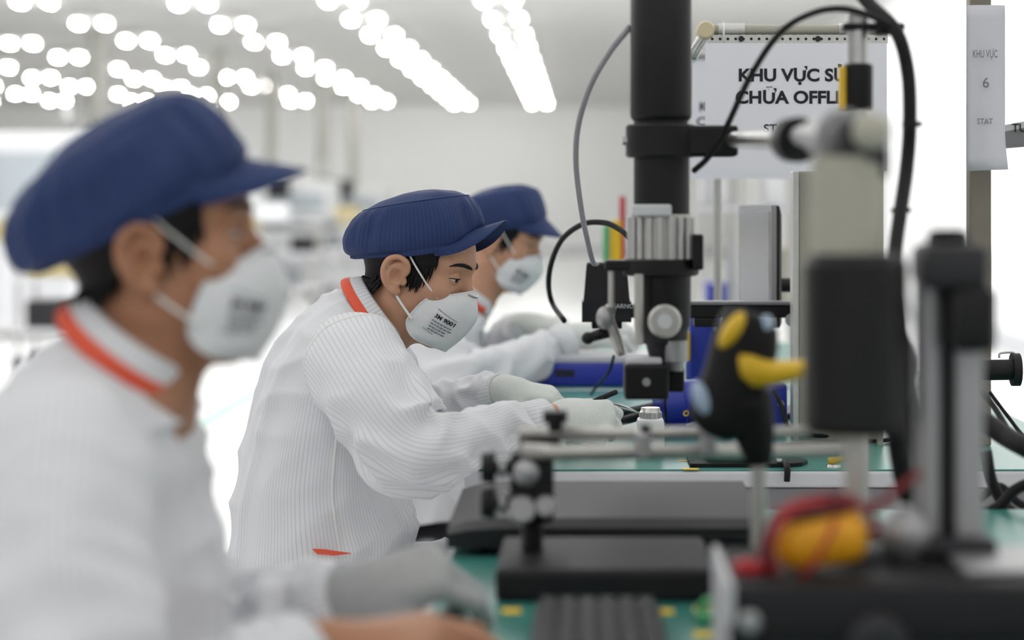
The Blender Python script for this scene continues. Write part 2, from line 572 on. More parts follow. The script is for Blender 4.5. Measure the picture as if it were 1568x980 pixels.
# storage rack behind the benches
Y = 8.2
x0, x1 = P(1062, 0, Y)[0], P(1225, 0, Y)[0]
root = thing('storage_rack', 'white storage rack standing behind the hanging signs', 'rack', ((x0 + x1) / 2, Y, 0))
for x in (x0, (x0 + x1) / 2 - 0.03, x1):
    for dy in (0, 0.4):
        MB().box((x - 0.018, Y + dy - 0.018, 0), (x + 0.018, Y + dy + 0.018, 1.62)).build('upright', M['galv'], root)
for z in (0.3, 0.72, 1.14, 1.56):
    MB().box((x0, Y - 0.02, z), (x1, Y + 0.42, z + 0.025)).build('rack_shelf', M['lgrey'], root)
for n, (dx, w, h, mk, z, lab) in enumerate([(0.04, 0.05, 0.26, 'lgrey', 1.165, 'pale grey file box on the storage rack'), (0.11, 0.04, 0.3, 'white', 1.165, 'tall white binder on the storage rack'),
                                (0.2, 0.05, 0.22, 'paleblue', 0.745, 'pale blue carton on the storage rack'), (0.06, 0.08, 0.1, 'blue', 0.745, 'blue bin on the storage rack'),
                                (0.3, 0.08, 0.25, 'white', 1.165, 'wide white carton on the storage rack'), (0.33, 0.06, 0.24, 'beige', 0.745, 'beige carton on the storage rack')]):
    solo(MB().box((x0 + dx, Y + 0.02, z), (x0 + dx + w, Y + 0.3, z + h), 0.006), 'storage_box', M[mk], lab, 'box', 'boxes on the storage rack')

# ------------------------------------------------------------------ signed distance modelling for bodies and hands
def rcone(p, a, b, ra, rb):
    a, b = np.asarray(a, np.float32), np.asarray(b, np.float32)
    ba = b - a
    pa = p - a
    t = np.clip((pa @ ba) / max(float(ba @ ba), 1e-9), 0, 1)
    d = pa - t[..., None] * ba
    return np.sqrt((d * d).sum(-1)) - (ra + (rb - ra) * t)
def ellip(p, c, r):
    r = np.asarray(r, np.float32)
    q = (p - np.asarray(c, np.float32)) / r
    k0 = np.sqrt((q * q).sum(-1))
    k1 = np.sqrt(((q / r) ** 2).sum(-1)) + 1e-6
    return k0 * (k0 - 1) / k1
def smin(a, b, k):
    h = np.clip(0.5 + 0.5 * (b - a) / k, 0, 1)
    return b + (a - b) * h - k * h * (1 - h)
def smax(a, b, k):
    return -smin(-a, -b, k)

class Field:
    def __init__(self, lo, hi, h):
        self.lo = np.array(lo, float); self.h = h
        self.n = np.ceil((np.array(hi) - self.lo) / h).astype(int) + 1
        self.F = np.full(self.n, 0.06, np.float32)
    def sub(self, lo, hi):
        a = np.clip(np.floor((np.array(lo) - self.lo) / self.h).astype(int), 0, self.n - 1)
        b = np.clip(np.ceil((np.array(hi) - self.lo) / self.h).astype(int) + 1, 1, self.n)
        sl = tuple(slice(int(x), int(y)) for x, y in zip(a, b))
        ax = [(np.arange(int(x), int(y)) * self.h + o).astype(np.float32) for x, y, o in zip(a, b, self.lo)]
        p = np.stack(np.meshgrid(*ax, indexing='ij'), -1)
        return sl, p
    def cone(self, a, b, ra, rb, k=0.015):
        r = max(ra, rb) + k + 3 * self.h
        sl, p = self.sub(np.minimum(a, b) - r, np.maximum(a, b) + r)
        if p.size:
            self.F[sl] = smin(self.F[sl], rcone(p, a, b, ra, rb), k)
    def fn(self, f, c, rad, k):
        sl, p = self.sub(np.array(c) - rad, np.array(c) + rad)
        self.F[sl] = smin(self.F[sl], f(p).astype(np.float32), k)
    def mesh(self):
        F, h = self.F, self.h
        ins = F < 0
        c = ins[:-1, :-1, :-1].astype(np.int8)
        for dx in (0, 1):
            for dy in (0, 1):
                for dz in (0, 1):
                    if dx or dy or dz:
                        c = c + ins[dx:F.shape[0] - 1 + dx, dy:F.shape[1] - 1 + dy, dz:F.shape[2] - 1 + dz]
        act = (c > 0) & (c < 8)
        idx = np.argwhere(act)
        ids = np.full(act.shape, -1, np.int64)
        ids[act] = np.arange(len(idx))
        acc = np.zeros((len(idx), 3)); cnt = np.zeros(len(idx))
        corners = [(x, y, z) for x in (0, 1) for y in (0, 1) for z in (0, 1)]
        val = {q: F[idx[:, 0] + q[0], idx[:, 1] + q[1], idx[:, 2] + q[2]] for q in corners}
        for q in corners:
            for a in range(3):
                if q[a] == 0:
                    r = list(q); r[a] = 1; r = tuple(r)
                    va, vb = val[q], val[r]
                    m = (va < 0) != (vb < 0)
                    t = np.where(m, va / np.where(m, va - vb, 1), 0)
                    pt = np.tile(np.array(q, float), (len(idx), 1))
                    pt[:, a] += t
                    acc[m] += pt[m]; cnt[m] += 1
        v = (idx + acc / np.maximum(cnt, 1)[:, None]) * h + self.lo
        faces = []
        for a in range(3):
            b, d = (a + 1) % 3, (a + 2) % 3
            s0 = [slice(None)] * 3; s1 = [slice(None)] * 3
            s0[a] = slice(0, -1); s1[a] = slice(1, None)
            ch = ins[tuple(s0)] != ins[tuple(s1)]
            e = np.argwhere(ch)
            ok = (e[:, b] > 0) & (e[:, d] > 0) & (e[:, b] < F.shape[b] - 1) & (e[:, d] < F.shape[d] - 1)
            e = e[ok]
            fl = ins[e[:, 0], e[:, 1], e[:, 2]]
            q = []
            for ob, od in ((-1, -1), (0, -1), (0, 0), (-1, 0)):
                g = e.copy(); g[:, b] += ob; g[:, d] += od
                q.append(ids[g[:, 0], g[:, 1], g[:, 2]])
            q = np.stack(q, 1)
            q[~fl] = q[~fl][:, ::-1]
            faces.append(q[(q >= 0).all(1)])
        return v, np.vstack(faces)

def relax(v, f, it=2, lam=0.5):
    e = np.vstack([f[:, [0, 1]], f[:, [1, 2]], f[:, [2, 3]], f[:, [3, 0]]])
    for _ in range(it):
        s = np.zeros_like(v); n = np.zeros(len(v))
        np.add.at(s, e[:, 0], v[e[:, 1]]); np.add.at(n, e[:, 0], 1)
        np.add.at(s, e[:, 1], v[e[:, 0]]); np.add.at(n, e[:, 1], 1)
        v = v + lam * (s / np.maximum(n, 1)[:, None] - v)
    return v

def wob(p, freq, seed, n=7):
    """smooth wandering noise, about -1..1, on points p (...,k)"""
    r = np.random.RandomState(seed)
    p = np.asarray(p, float)
    o = np.zeros(p.shape[:-1])
    for i in range(n):
        k = r.normal(size=p.shape[-1]) * freq * (0.6 + 0.9 * r.rand())
        o += np.sin(p @ k + r.rand() * 6.28)
    return o / n * 1.6

# ---- head in its own frame: x forward, y to the person's left, z up, origin between the ears
def head_sdf(p):
    ay = np.abs(p[..., 1])
    q = p.copy(); q[..., 1] = ay
    d = ellip(p, (-0.006, 0, 0.050), (0.094, 0.073, 0.072))
    d = smin(d, ellip(p, (0.030, 0, 0.030), (0.062, 0.060, 0.055)), 0.02)
    d = smin(d, ellip(p, (0.030, 0, -0.020), (0.058, 0.058, 0.062)), 0.02)
    d = smin(d, rcone(q, (0.000, 0.049, -0.052), (0.062, 0.014, -0.094), 0.018, 0.016), 0.025)
    d = smin(d, ellip(p, (0.038, 0, -0.062), (0.046, 0.042, 0.044)), 0.02)
    d = smin(d, ellip(p, (0.072, 0, -0.092), (0.018, 0.022, 0.014)), 0.015)
    d = smin(d, ellip(q, (0.052, 0.043, -0.012), (0.024, 0.020, 0.020)), 0.018)
    d = smin(d, rcone(q, (0.086, 0.008, 0.033), (0.068, 0.046, 0.033), 0.008, 0.008), 0.014)
    d = smax(d, -ellip(q, (0.101, 0.033, 0.013), (0.021, 0.020, 0.014)), 0.010)
    d = smin(d, rcone(p, (0.084, 0, 0.022), (0.104, 0, -0.020), 0.0075, 0.011), 0.010)
    d = smin(d, ellip(q, (0.092, 0.013, -0.024), (0.012, 0.009, 0.008)), 0.007)
    d = smin(d, ellip(p, (0.083, 0, -0.052), (0.014, 0.024, 0.012)), 0.012)
    return d
NECK = []
def scalp(p):
    d = head_sdf(p)
    for a, b, ra, rb in NECK:
        d = smin(d, rcone(p, a, b, ra, rb), 0.03)
    return d
def head_hit(dirs, extra=0.0, c=(0.0, 0.0, 0.02)):
    dirs = np.asarray(dirs, float)
    dirs = dirs / np.linalg.norm(dirs, axis=-1, keepdims=True)
    c = np.array(c)
    t = np.full(dirs.shape[:-1], 0.2)
    for _ in range(40):
        t = t - 0.8 * (scalp((c + dirs * t[..., None]).astype(np.float32)) - extra)
    return c + dirs * t[..., None]

_EAR = None
def ear_mesh():
    global _EAR
    if _EAR is None:
        F = Field((-0.034, 0.056, -0.046), (0.028, 0.108, 0.048), 0.0015)
        rim = catmull([(0.010, 0.074, 0.004), (0.015, 0.077, 0.016), (0.011, 0.083, 0.029), (-0.003, 0.088, 0.034), (-0.017, 0.092, 0.027),
                       (-0.022, 0.093, 0.010), (-0.018, 0.089, -0.008), (-0.009, 0.081, -0.021), (0.003, 0.075, -0.027)], 26)
        F.cone((-0.004, 0.073, 0.014), (-0.004, 0.070, -0.008), 0.014, 0.011, 0.004)
        F.fn(lambda p: ellip(p, (-0.004, 0.079, 0.006), (0.0165, 0.0045, 0.028)), (-0.004, 0.08, 0.005), 0.05, 0.006)
        for a, b in zip(rim[:-1], rim[1:]):
            F.cone(a, b, 0.0036, 0.0036, 0.004)
        anti = catmull([(0.002, 0.083, 0.022), (-0.010, 0.087, 0.016), (-0.013, 0.087, 0.002), (-0.007, 0.082, -0.011)], 10)
        for a, b in zip(anti[:-1], anti[1:]):
            F.cone(a, b, 0.003, 0.003, 0.004)
        F.cone((0.004, 0.073, -0.024), (-0.001, 0.076, -0.024), 0.0075, 0.007, 0.006)
        F.cone((0.012, 0.072, -0.004), (0.012, 0.073, -0.008), 0.005, 0.005, 0.004)
        sl, p = F.sub((-0.03, 0.056, -0.04), (0.03, 0.108, 0.04))
        F.F[sl] = smax(F.F[sl], -ellip(p, (0.001, 0.086, 0.001), (0.009, 0.010, 0.012)), 0.004)
        v, f = F.mesh()
        v = relax(v, f, 2)
        _EAR = (v * np.array([0.96, 1, 0.95]) + np.array([-0.002, 0.001, -0.007]), f)
    return _EAR

def rot_head(yaw, pitch, roll=0.0):
    """yaw>0 turns to the person's left (away from camera), pitch>0 looks down"""
    return np.array(Matrix.Rotation(math.radians(yaw), 3, 'Z') @ Matrix.Rotation(math.radians(pitch), 3, 'Y') @ Matrix.Rotation(math.radians(roll), 3, 'X'))

# ---- hand: list of capsules in the frame (forward, thumb side, dorsal)
def hand_bones(wrist, fwd, dorsal, right, curl, thumb=(35, 20, 15), spread=1.0, scale=1.0):
    f = _nz(fwd)
    n = _nz(np.asarray(dorsal, float) - np.dot(dorsal, f) * f)
    s = np.cross(f, n) if not right else np.cross(n, f)     # towards the thumb
    W0 = np.asarray(wrist, float)
    pt = lambda a, b, c: W0 + scale * (a * f + b * s + c * n)
    bones = {'palm': [], 'fingers': []}
    base = [(0.088, 0.030), (0.092, 0.010), (0.087, -0.010), (0.079, -0.028)]
    seg = [(0.044, 0.026, 0.021), (0.048, 0.030, 0.022), (0.045, 0.028, 0.021), (0.035, 0.021, 0.019)]
    for i, ((bx, by), sg) in enumerate(zip(base, seg)):
        k = pt(bx, by, 0.004 - 0.002 * abs(i - 1.2))
        bones['palm'].append((pt(0.008, by * 0.55, 0), k, 0.0155 * scale, 0.0125 * scale))
        ang = 0.0
        cur = k
        chain = []
        sp = by * 1.8 * spread
        for j, (ln, cdeg) in enumerate(zip(sg, curl[i])):
            ang += math.radians(cdeg)
            d = _nz(math.cos(ang) * f - math.sin(ang) * n + sp * s * math.cos(ang))
            nx = cur + d * ln * scale
            r0 = (0.0098, 0.0088, 0.0080)[j] * scale
            r1 = (0.0090, 0.0082, 0.0068)[j] * scale
            if i == 3:
                r0, r1 = r0 * 0.88, r1 * 0.88
            chain.append((cur, nx, r0, r1))
            cur = nx
        bones['fingers'].append(chain)
    t0 = pt(0.022, 0.022, -0.008)
    d1 = _nz(math.cos(math.radians(thumb[0])) * f + math.sin(math.radians(thumb[0])) * s - 0.35 * n)
    t1 = t0 + d1 * 0.044 * scale
    d2 = _nz(math.cos(math.radians(thumb[0] - thumb[1])) * f + math.sin(math.radians(thumb[0] - thumb[1])) * s - 0.45 * n)
    t2 = t1 + d2 * 0.033 * scale
    d3 = _nz(math.cos(math.radians(thumb[0] - thumb[1] - thumb[2])) * f + math.sin(math.radians(thumb[0] - thumb[1] - thumb[2])) * s - 0.5 * n)
    t3 = t2 + d3 * 0.026 * scale
    bones['palm'].append((t0, t1, 0.017 * scale, 0.0125 * scale))
    bones['fingers'].append([(t1, t2, 0.0112 * scale, 0.0098 * scale), (t2, t3, 0.0098 * scale, 0.0078 * scale)])
    bones['palm'].append((pt(0.0, 0, 0), pt(0.05, 0, -0.004), 0.024 * scale, 0.020 * scale))
    bones['wristdir'] = f
    return bones

def glove_mesh(bones, wrist, skip=(), cuff=0.03):
    pts = [q for b in bones['palm'] for q in b[:2]] + [q for c in bones['fingers'] for b in c for q in b[:2]]
    pts = np.array(pts)
    F = Field(pts.min(0) - 0.05, pts.max(0) + 0.03, 0.0024)
    g = 0.0014
    for a, b, ra, rb in bones['palm']:
        F.cone(a, b, ra + g, rb + g, 0.014)
    for i, c in enumerate(bones['fingers']):
        for j, (a, b, ra, rb) in enumerate(c):
            if i in skip and j >= len(c) - 1:
                continue
            if i in skip and j == len(c) - 2:
                b = a + (b - a) * 0.75
            F.cone(a, b, ra + g, rb + g, 0.0045)
    w = np.asarray(wrist)
    F.cone(w - bones['wristdir'] * cuff, w + bones['wristdir'] * 0.02, 0.029, 0.027, 0.012)
    v, f = F.mesh()
    v = relax(v, f, 1)
    return v, f

def quadmesh(v, f, name, material, parent, smooth=True):
    mb = MB()
    mb.v = [v]; mb.n = len(v)
    mb.f = f.tolist(); mb.uv = [None] * len(f)
    return mb.build(name, material, parent, smooth)

# ---- garments as lofts
def ring_loft(specs, n_rings, n_seg, usize, fold):
    """specs: (back point xyz, front point xyz, half width, squareness)"""
    arr = np.array([np.concatenate([b, f, [hw, sq]]) for b, f, hw, sq in specs])
    s = catmull(arr, n_rings)
    th = np.linspace(0, 2 * np.pi, n_seg, endpoint=False)
    rings = []
    for i, q in enumerate(s):
        b, f, hw, sq = q[:3], q[3:6], q[6], q[7]
        c = (b + f) / 2
        e = 2.0 / sq
        cx = np.sign(np.cos(th)) * np.abs(np.cos(th)) ** e
        cy = np.sign(np.sin(th)) * np.abs(np.sin(th)) ** e
        up = _nz(np.cross(f - b, np.array([0, 1.0, 0])))
        r = c + np.outer(cx, (f - b) / 2) + np.outer(cy, np.array([0, hw, 0]))
        t = i / (n_rings - 1)
        d = fold(t, th)
        rad = r - c
        rad /= np.linalg.norm(rad, axis=1, keepdims=True) + 1e-9
        rings.append(r + rad * d[:, None])
    mb = MB()
    mb.loft(rings, True, True, usize, 1.0)
    return mb, rings

def sleeve(path, radii, ref, n_rings=120, n_seg=64, usize=0.42, seed=0, elbow=0.5, amp=1.0):
    pts = catmull(path, n_rings)
    tan = np.gradient(pts, axis=0)
    rr = np.interp(np.linspace(0, 1, n_rings), np.linspace(0, 1, len(radii)), radii)
    k = np.ones(9) / 9
    rr = np.convolve(np.pad(rr, 4, mode='edge'), k, 'valid')
    th = np.linspace(0, 2 * np.pi, n_seg, endpoint=False)
    a, u, w = frame(tan[0], ref)
    rings = []
    for i in range(n_rings):
        t = i / (n_rings - 1)
        a = _nz(tan[i])
        u = _nz(u - np.dot(u, a) * a)
        w = np.cross(a, u)
        q = np.stack([np.full(n_seg, t * 5.0), np.cos(th), np.sin(th)], 1)
        n1 = wob(q, 2.6, seed)
        n2 = wob(q * np.array([1.9, 0.8, 0.8]), 3.2, seed + 5)
        crease = np.exp(-((t - elbow) / 0.16) ** 2)
        wr = np.exp(-((t - 0.86) / 0.10) ** 2)
        d = amp * (0.0055 * n1 + (0.014 * crease + 0.006 * wr + 0.0030) * (1 - 2 * np.clip(np.abs(n2), 0, 0.9)))
        d *= min(1, t / 0.2 + 0.15)
        d *= 1.0 if t < 0.93 else 0.35
        R = rr[i] + d
        rings.append(pts[i] + np.outer(np.cos(th) * R, u) + np.outer(np.sin(th) * R, w))
    mb = MB()
    mb.loft(rings, True, True, usize, 1.0)
    return mb, pts, rings

def cap_parts(T, root, seed, visor_pitch, slouch, visor_len=0.05, fl=0.02, fs=1.0):
    """work cap with a puffed crown: T maps head coordinates to the world"""
    n = 128
    th = np.linspace(0, 2 * np.pi, n, endpoint=False)
    ct, st = np.cos(th), np.sin(th)
    fr = np.clip(ct, 0, 1)
    zb = 0.031 + 0.035 * ct + fl * fr ** 3
    band0 = np.stack([-0.004 + 0.1005 * ct - 0.5 * fl * fr ** 4, 0.0835 * st, zb], 1)
    seam_c, seam_a, seam_b = -0.028, 0.080, 0.079
    seam = np.stack([seam_c + seam_a * ct, seam_b * st, 0.108 + 0.037 * ct], 1)
    rings = []
    gather = 0.0012 * np.sin(46 * th) * np.clip(-ct + 0.35, 0, 1)
    rad = np.stack([ct, st, 0 * ct], 1)
    for t in np.linspace(0, 1, 26):
        s = t * t * (3 - 2 * t) * 0.6 + t * 0.4
        base = band0 * (1 - s) + seam * s
        bulge = (0.011 + 0.014 * np.clip(-ct, 0, 1) * slouch) * np.sin(np.pi * t ** 0.75) ** 0.9
        sag = -0.016 * slouch * np.clip(-ct, 0, 1) * np.sin(np.pi * t ** 0.6)
        q = np.stack([ct * 1.6, st * 1.6, np.full(n, t * 1.3)], 1)
        fold = 0.0050 * wob(q, 2.3, seed) * np.sin(np.pi * min(1, t + 0.12)) + 0.0045 * (1 - 2 * np.abs(wob(q * [1.5, 1.5, 0.6], 3.2, seed + 2))) * np.sin(np.pi * t)
        p = base + rad * (bulge + fs * fold + gather * (1 - t))[:, None]
        p[:, 2] += sag + 0.004 * np.sin(np.pi * t)
        rings.append(p)
    for t in np.linspace(0.06, 1, 14):
        p = np.array([seam_c, 0, 0.108]) + (seam - np.array([seam_c, 0, 0.108])) * (1 - t * 0.995)
        q = np.stack([ct * (1 - t) * 1.5, st * (1 - t) * 1.5, 0 * ct], 1)
        p[:, 2] += 0.022 * (1 - (1 - t) ** 2.4) + 0.003 * wob(q, 3.0, seed + 9) * math.sin(math.pi * min(t + 0.15, 1))
        rings.append(p)
    mb = MB(); mb.loft([T(r) for r in rings], False, True, 0.60, 0.2)
    crown = mb.build('cap_crown', M['capcloth'], root, True)
    mb = MB(); mb.tube(np.vstack([T(rings[25] * 1.0 + rad * 0.0006), T(rings[25][:1] + rad[:1] * 0.0006)]), 0.0015, 6)
    mb.build('cap_seam', M['capcloth'], crown, True)
    bands = []
    for t in np.linspace(0, 1, 8):
        p = band0 * 1.0
        p = p + rad * (0.0035 + 0.0012 * math.sin(math.pi * t) + (0.0014 * np.sin(60 * th) * np.clip(-ct + 0.2, 0, 1)))[:, None]
        p[:, 2] += 0.016 * t - 0.005
        bands.append(p)
    bands.append(bands[-1] - rad * 0.006); bands.insert(0, bands[0] - rad * 0.006)
    mb = MB(); mb.loft([T(r) for r in bands], False, True, 0.57, 0.02)
    mb.build('cap_band', M['capcloth'], root, True)
    # arched visor
    a = np.radians(np.linspace(-66, 66, 49))
    rows_t, rows_b = [], []
    for s in np.linspace(0, 1, 12):
        ln = visor_len * np.sqrt(np.clip(1 - (np.degrees(a) / 67) ** 2, 0, 1)) ** 0.8
        x = -0.004 + 0.1035 * np.cos(a) - 0.5 * fl * np.cos(a) ** 4 + ln * s * 1.0
        y = 0.0865 * np.sin(a) * (1 - 0.10 * s)
        lift = math.tan(math.radians(visor_pitch)) * ln * s * np.cos(a) ** 2
        z = 0.031 + 0.035 * np.cos(a) + fl * np.cos(a) ** 3 + 0.005 + lift - 0.010 * s * s * np.sin(np.abs(a)) ** 2
        rows_t.append(np.stack([x, y, z], 1)); rows_b.append(np.stack([x, y, z - 0.003], 1))
    loop = rows_t + rows_b[::-1]
    mb = MB(); mb.loft([T(r) for r in loop + [loop[0]]], False, False, 0.24, 0.1)
    mb.build('cap_visor', M['capcloth'], root, True, 50)

MASK_C = catmull([(0.1095, 0, -0.003), (0.1215, 0, -0.028), (0.1240, 0, -0.050), (0.110, 0, -0.082), (0.090, 0, -0.1095)], 25)
MASK_E = catmull([(0.1085, 0.003, -0.002), (0.083, 0.036, -0.014), (0.054, 0.0565, -0.026), (0.038, 0.0640, -0.050), (0.030, 0.0640, -0.076), (0.046, 0.054, -0.098), (0.088, 0.003, -0.111)], 25)
def mask_panel(side):
    """grid (t along, s from cheek edge to the middle fold)"""
    rows = []
    for t in range(25):
        e, c = MASK_E[t], MASK_C[t]
        line = []
        for s in np.linspace(0, 1, 15):
            p = e * (1 - s) + c * s
            b = math.sin(math.pi * s) * math.sin(math.pi * t / 24) ** 0.7
            p = p + b * np.array([0.008, 0.0125, -0.001])
            line.append(p * np.array([1, side, 1]))
        rows.append(line)
    return np.array(rows)

def mask_parts(T, root, printed, ear_y=0.0):
    L_, R_ = mask_panel(1), mask_panel(-1)
    grid = np.concatenate([R_, L_[:, ::-1][:, 1:]], 1)
    inner = grid - np.array([0.0022, 0, 0])
    mb = MB()
    mb.loft([T(r) for r in grid], False, False)
    mb.loft([T(r) for r in inner], False, False)
    mk = mb.build('mask_shell', M['mask'], root, True)
    # welded rim and nose strip
    rim = np.vstack([grid[:, 0], grid[::-1, -1], grid[:1, 0]])
    MB().tube(T(rim), 0.0014, 6).build('mask_rim', M['mask'], mk, True)
    nose = np.array([R_[2, i] for i in (4, 7, 10, 13, 14)] + [L_[2, i] for i in (13, 10, 7, 4)])
    MB().tube(T(nose + np.array([0.0012, 0, 0.0008])), 0.0017, 6, 20).build('nose_strip', M['silver'], mk, True)
    for sd in (-1, 1):
        up = np.array([(0.066, 0.0545 * sd, -0.024), (0.048, 0.066 * sd, -0.008), (0.022, 0.0755 * sd, 0.018), (0.004, 0.081 * sd, 0.036), (-0.012, 0.082 * sd, 0.035),
                       (-0.021, 0.080 * sd, 0.012), (-0.015, 0.077 * sd, -0.012), (-0.001, 0.076 * sd, -0.031), (0.014, 0.071 * sd, -0.047), (0.038, 0.0655 * sd, -0.068)])
        MB().tube(T(up), 0.0024, 8, 60, flat=0.6).build('ear_strap', M['strap'], root, True)
    # print on the near cheek panel
    P_ = R_.reshape(-1, 3)
    use = P_[(P_[:, 0] > 0.045) & (P_[:, 2] < -0.03) & (P_[:, 1] < -0.012)]
    bas = lambda u, v: np.stack([np.ones_like(u), u, v, u * u, u * v, v * v, u ** 3, u * u * v, u * v * v, v ** 3], -1)
    cs = (use[:, 0] - 0.08) * 20, (use[:, 2] + 0.06) * 20
    co = np.linalg.lstsq(bas(*cs), use[:, 1], rcond=None)[0]
    def onpanel(u, v):
        return float(bas(np.array((u - 0.08) * 20), np.array((v + 0.06) * 20)) @ co) - 0.0016
    def flatprint(mb, v, f, org, dr, size=1.0):
        dr = _nz(dr); upv = np.array([-dr[1], dr[0]])
        uv = np.array(org) + np.outer(v[:, 0], dr) + np.outer(v[:, 1], upv)
        pts = np.array([[a, onpanel(a, b), b] for a, b in uv])
        mb.add(T(pts), f)
    dr = (0.035, -0.0125)
    mb = MB()
    if printed:
        v, f = text_shape('3M 9001', 0.0098, 0.0003)
        v[:, 0] *= 0.032 / v[:, 0].max()
        flatprint(mb, v, f, (0.069, -0.054), dr)
    else:
        v, f = text_shape('3M 9001', 0.0112, 0.0004)
        v[:, 0] *= 0.032 / v[:, 0].max()
        flatprint(mb, v, f, (0.068, -0.0545), dr)
    mb.build('mask_print', M['ink'], mk)
    mb = MB()
    rg = random.Random(3)
    for i in range(4):
        o = np.array([0.0668 - 0.0012 * i, -0.0605 - 0.0052 * i])
        x = 0.0
        while x < 0.030 - 0.002 * i:
            w = 0.002 + 0.004 * rg.random()
            vv = np.array([[x, 0, 0], [x + w, 0, 0], [x + w, 0.0022, 0], [x, 0.0022, 0]])
            flatprint(mb, vv, [(0, 1, 2, 3)], o, dr)
            x += w + 0.0011
    for (a, b, ln) in ((0.072, -0.040, 0.034), (0.056, -0.076, 0.018)):
        vv = np.array([[k * ln / 8, z, 0] for z in (0, 0.0009) for k in range(9)])
        flatprint(mb, vv, [(k, k + 1, k + 10, k + 9) for k in range(8)], (a, b), (0.035, -0.018))
    mb.build('mask_fine_print', M['gink'], mk)

def face_parts(T, root, skin, lid_open=8):
    for sd in (-1, 1):
        c = np.array([0.0725, 0.0315 * sd, 0.0115])
        e = MB(); e.ball((0, 0, 0), 0.0122, 20, 14); e.v = [T(e.v[0] + c)]
        eo = e.build('eye', M['eye'], root, True)
        g = _nz(np.array([0.93, 0.12 * sd, -0.14]))
        a, u, w = frame(g)
        th = np.linspace(0, 2 * np.pi, 20, endpoint=False)
        rr = [c + 0.01235 * (math.cos(k) * a)[None] + 0.01235 * math.sin(k) * (np.outer(np.cos(th), u) + np.outer(np.sin(th), w)) for k in (0.5, 0.35, 0.2, 0.02)]
        mb = MB(); mb.loft([T(r) for r in rr], True); mb.build('iris', M['iris'], eo, True)
        yaw = math.radians(18) * sd
        def lid(e0, e1, rad):
            rows = []
            for e_ in np.linspace(e0, e1, 9):
                row = []
                for az in np.radians(np.linspace(-80, 80, 21)):
                    k = math.cos(az * 1.1)
                    ee = math.radians(e_ if e_ != e0 else e0) if True else 0
                    ee = math.radians(e0 * max(k, 0) - 7 * sd * math.sin(az) * 0 + (e_ - e0))
                    d = np.array([math.cos(ee) * math.cos(az + yaw), math.cos(ee) * math.sin(az + yaw), math.sin(ee)])
                    row.append(c + d * rad)
                rows.append(row)
            return np.array(rows)
        up = lid(lid_open, 80, 0.0138)
        mb = MB(); mb.loft([T(r) for r in up], False, False); mb.build('eyelid', skin, root, True)
        lo = lid(-20, -80, 0.0135)
        mb = MB(); mb.loft([T(r) for r in lo], False, False); mb.build('eyelid', skin, root, True)
        MB().tube(T(up[0] + np.array([0.0006, 0, 0])), [0.0004, 0.0010, 0.0012, 0.0007], 6).build('eyelashes', M['hair'], root, True)
        crease = lid(lid_open + 24, 80, 0.0143)[0]
        hs = head_hit(np.array([(0.090, 0.012 * sd, 0.0315 - 0.02), (0.090, 0.022 * sd, 0.0345 - 0.02), (0.086, 0.034 * sd, 0.0365 - 0.02), (0.076, 0.046 * sd, 0.0345 - 0.02), (0.068, 0.053 * sd, 0.0305 - 0.02)]), 0.0002)
        MB().tube(T(hs), [0.0024, 0.0044, 0.0044, 0.0032, 0.0010], 10, 24, flat=0.75).build('eyebrow', M['hair'], root, True)

def hair_parts(T, root, seed, nape, shag, vol=0.0045):
    az = np.radians(np.concatenate([np.linspace(54, 306, 110)]))
    rows = []
    def bottom(d):
        d = abs(((d + 180) % 360) - 180)
        return np.interp(d, [54, 62, 70, 80, 84, 92, 104, 112, 130, 180], [0.045, 0.010, -0.006, -0.002, 0.026, 0.032, 0.008, nape + 0.02, nape, nape - 0.006])
    r = random.Random(seed)
    top = 0.075
    for k in np.linspace(0, 1, 16):
        row = []
        for a in az:
            b = bottom(math.degrees(a))
            z = top + (b - top) * k
            z = z + (0.004 * math.sin(37 * a + seed) if k > 0.9 else 0)
            row.append((math.cos(a) * 0.09, math.sin(a) * 0.075, z - 0.02))
        row = np.array(row)
        edge = np.minimum(np.clip((np.degrees(az) - 54) / 6, 0, 1), np.clip((306 - np.degrees(az)) / 6, 0, 1))
        bk = np.clip((np.abs(np.degrees(az) - 180) < 78) * 1.0, 0, 1)
        th = (0.0015 + (0.0045 + (vol - 0.0045) * bk) * (1 - k ** 6) * np.clip(k * 2.4, 0.1, 1)) * edge
        h = head_hit(row)
        dd = row / np.linalg.norm(row, axis=1, keepdims=True)
        out = h + dd * th[:, None]
        rows.append(out)
    mb = MB(); mb.loft([T(q) for q in rows], False, False)
    # locks hanging over the hairline
    for i in range(int(360 * shag)):
        d = r.choice([r.uniform(56, 82), r.uniform(106, 254), r.uniform(278, 304), r.uniform(120, 240)])
        a = math.radians(d)
        b = bottom(d)
        z0 = b + r.uniform(0.0, 0.022)
        p0 = head_hit(np.array([[math.cos(a) * 0.09, math.sin(a) * 0.075, z0 - 0.02]]))[0]
        o = _nz(np.array([math.cos(a), math.sin(a), 0]))
        ln = r.uniform(0.012, 0.030)
        back = 0.5 if 100 < d < 260 else 0.1
        dirv = _nz(np.array([-0.25 * back * 2, 0, -1]) + 0.25 * o * (1 if 100 < d < 260 else 0.05) + np.array([r.uniform(-.2, .2), r.uniform(-.2, .2), 0]))
        vo = (vol - 0.003) if 102 < d < 258 else 0.002
        pts = np.array([p0 + o * vo, p0 + o * (vo + 0.0025) + dirv * ln * 0.5, p0 + o * (vo + 0.001) + dirv * ln])
        mb.tube(T(pts), [0.0026, 0.0022, 0.0003], 5, 5)
    mb.build('hair', M['hair'], root, True)

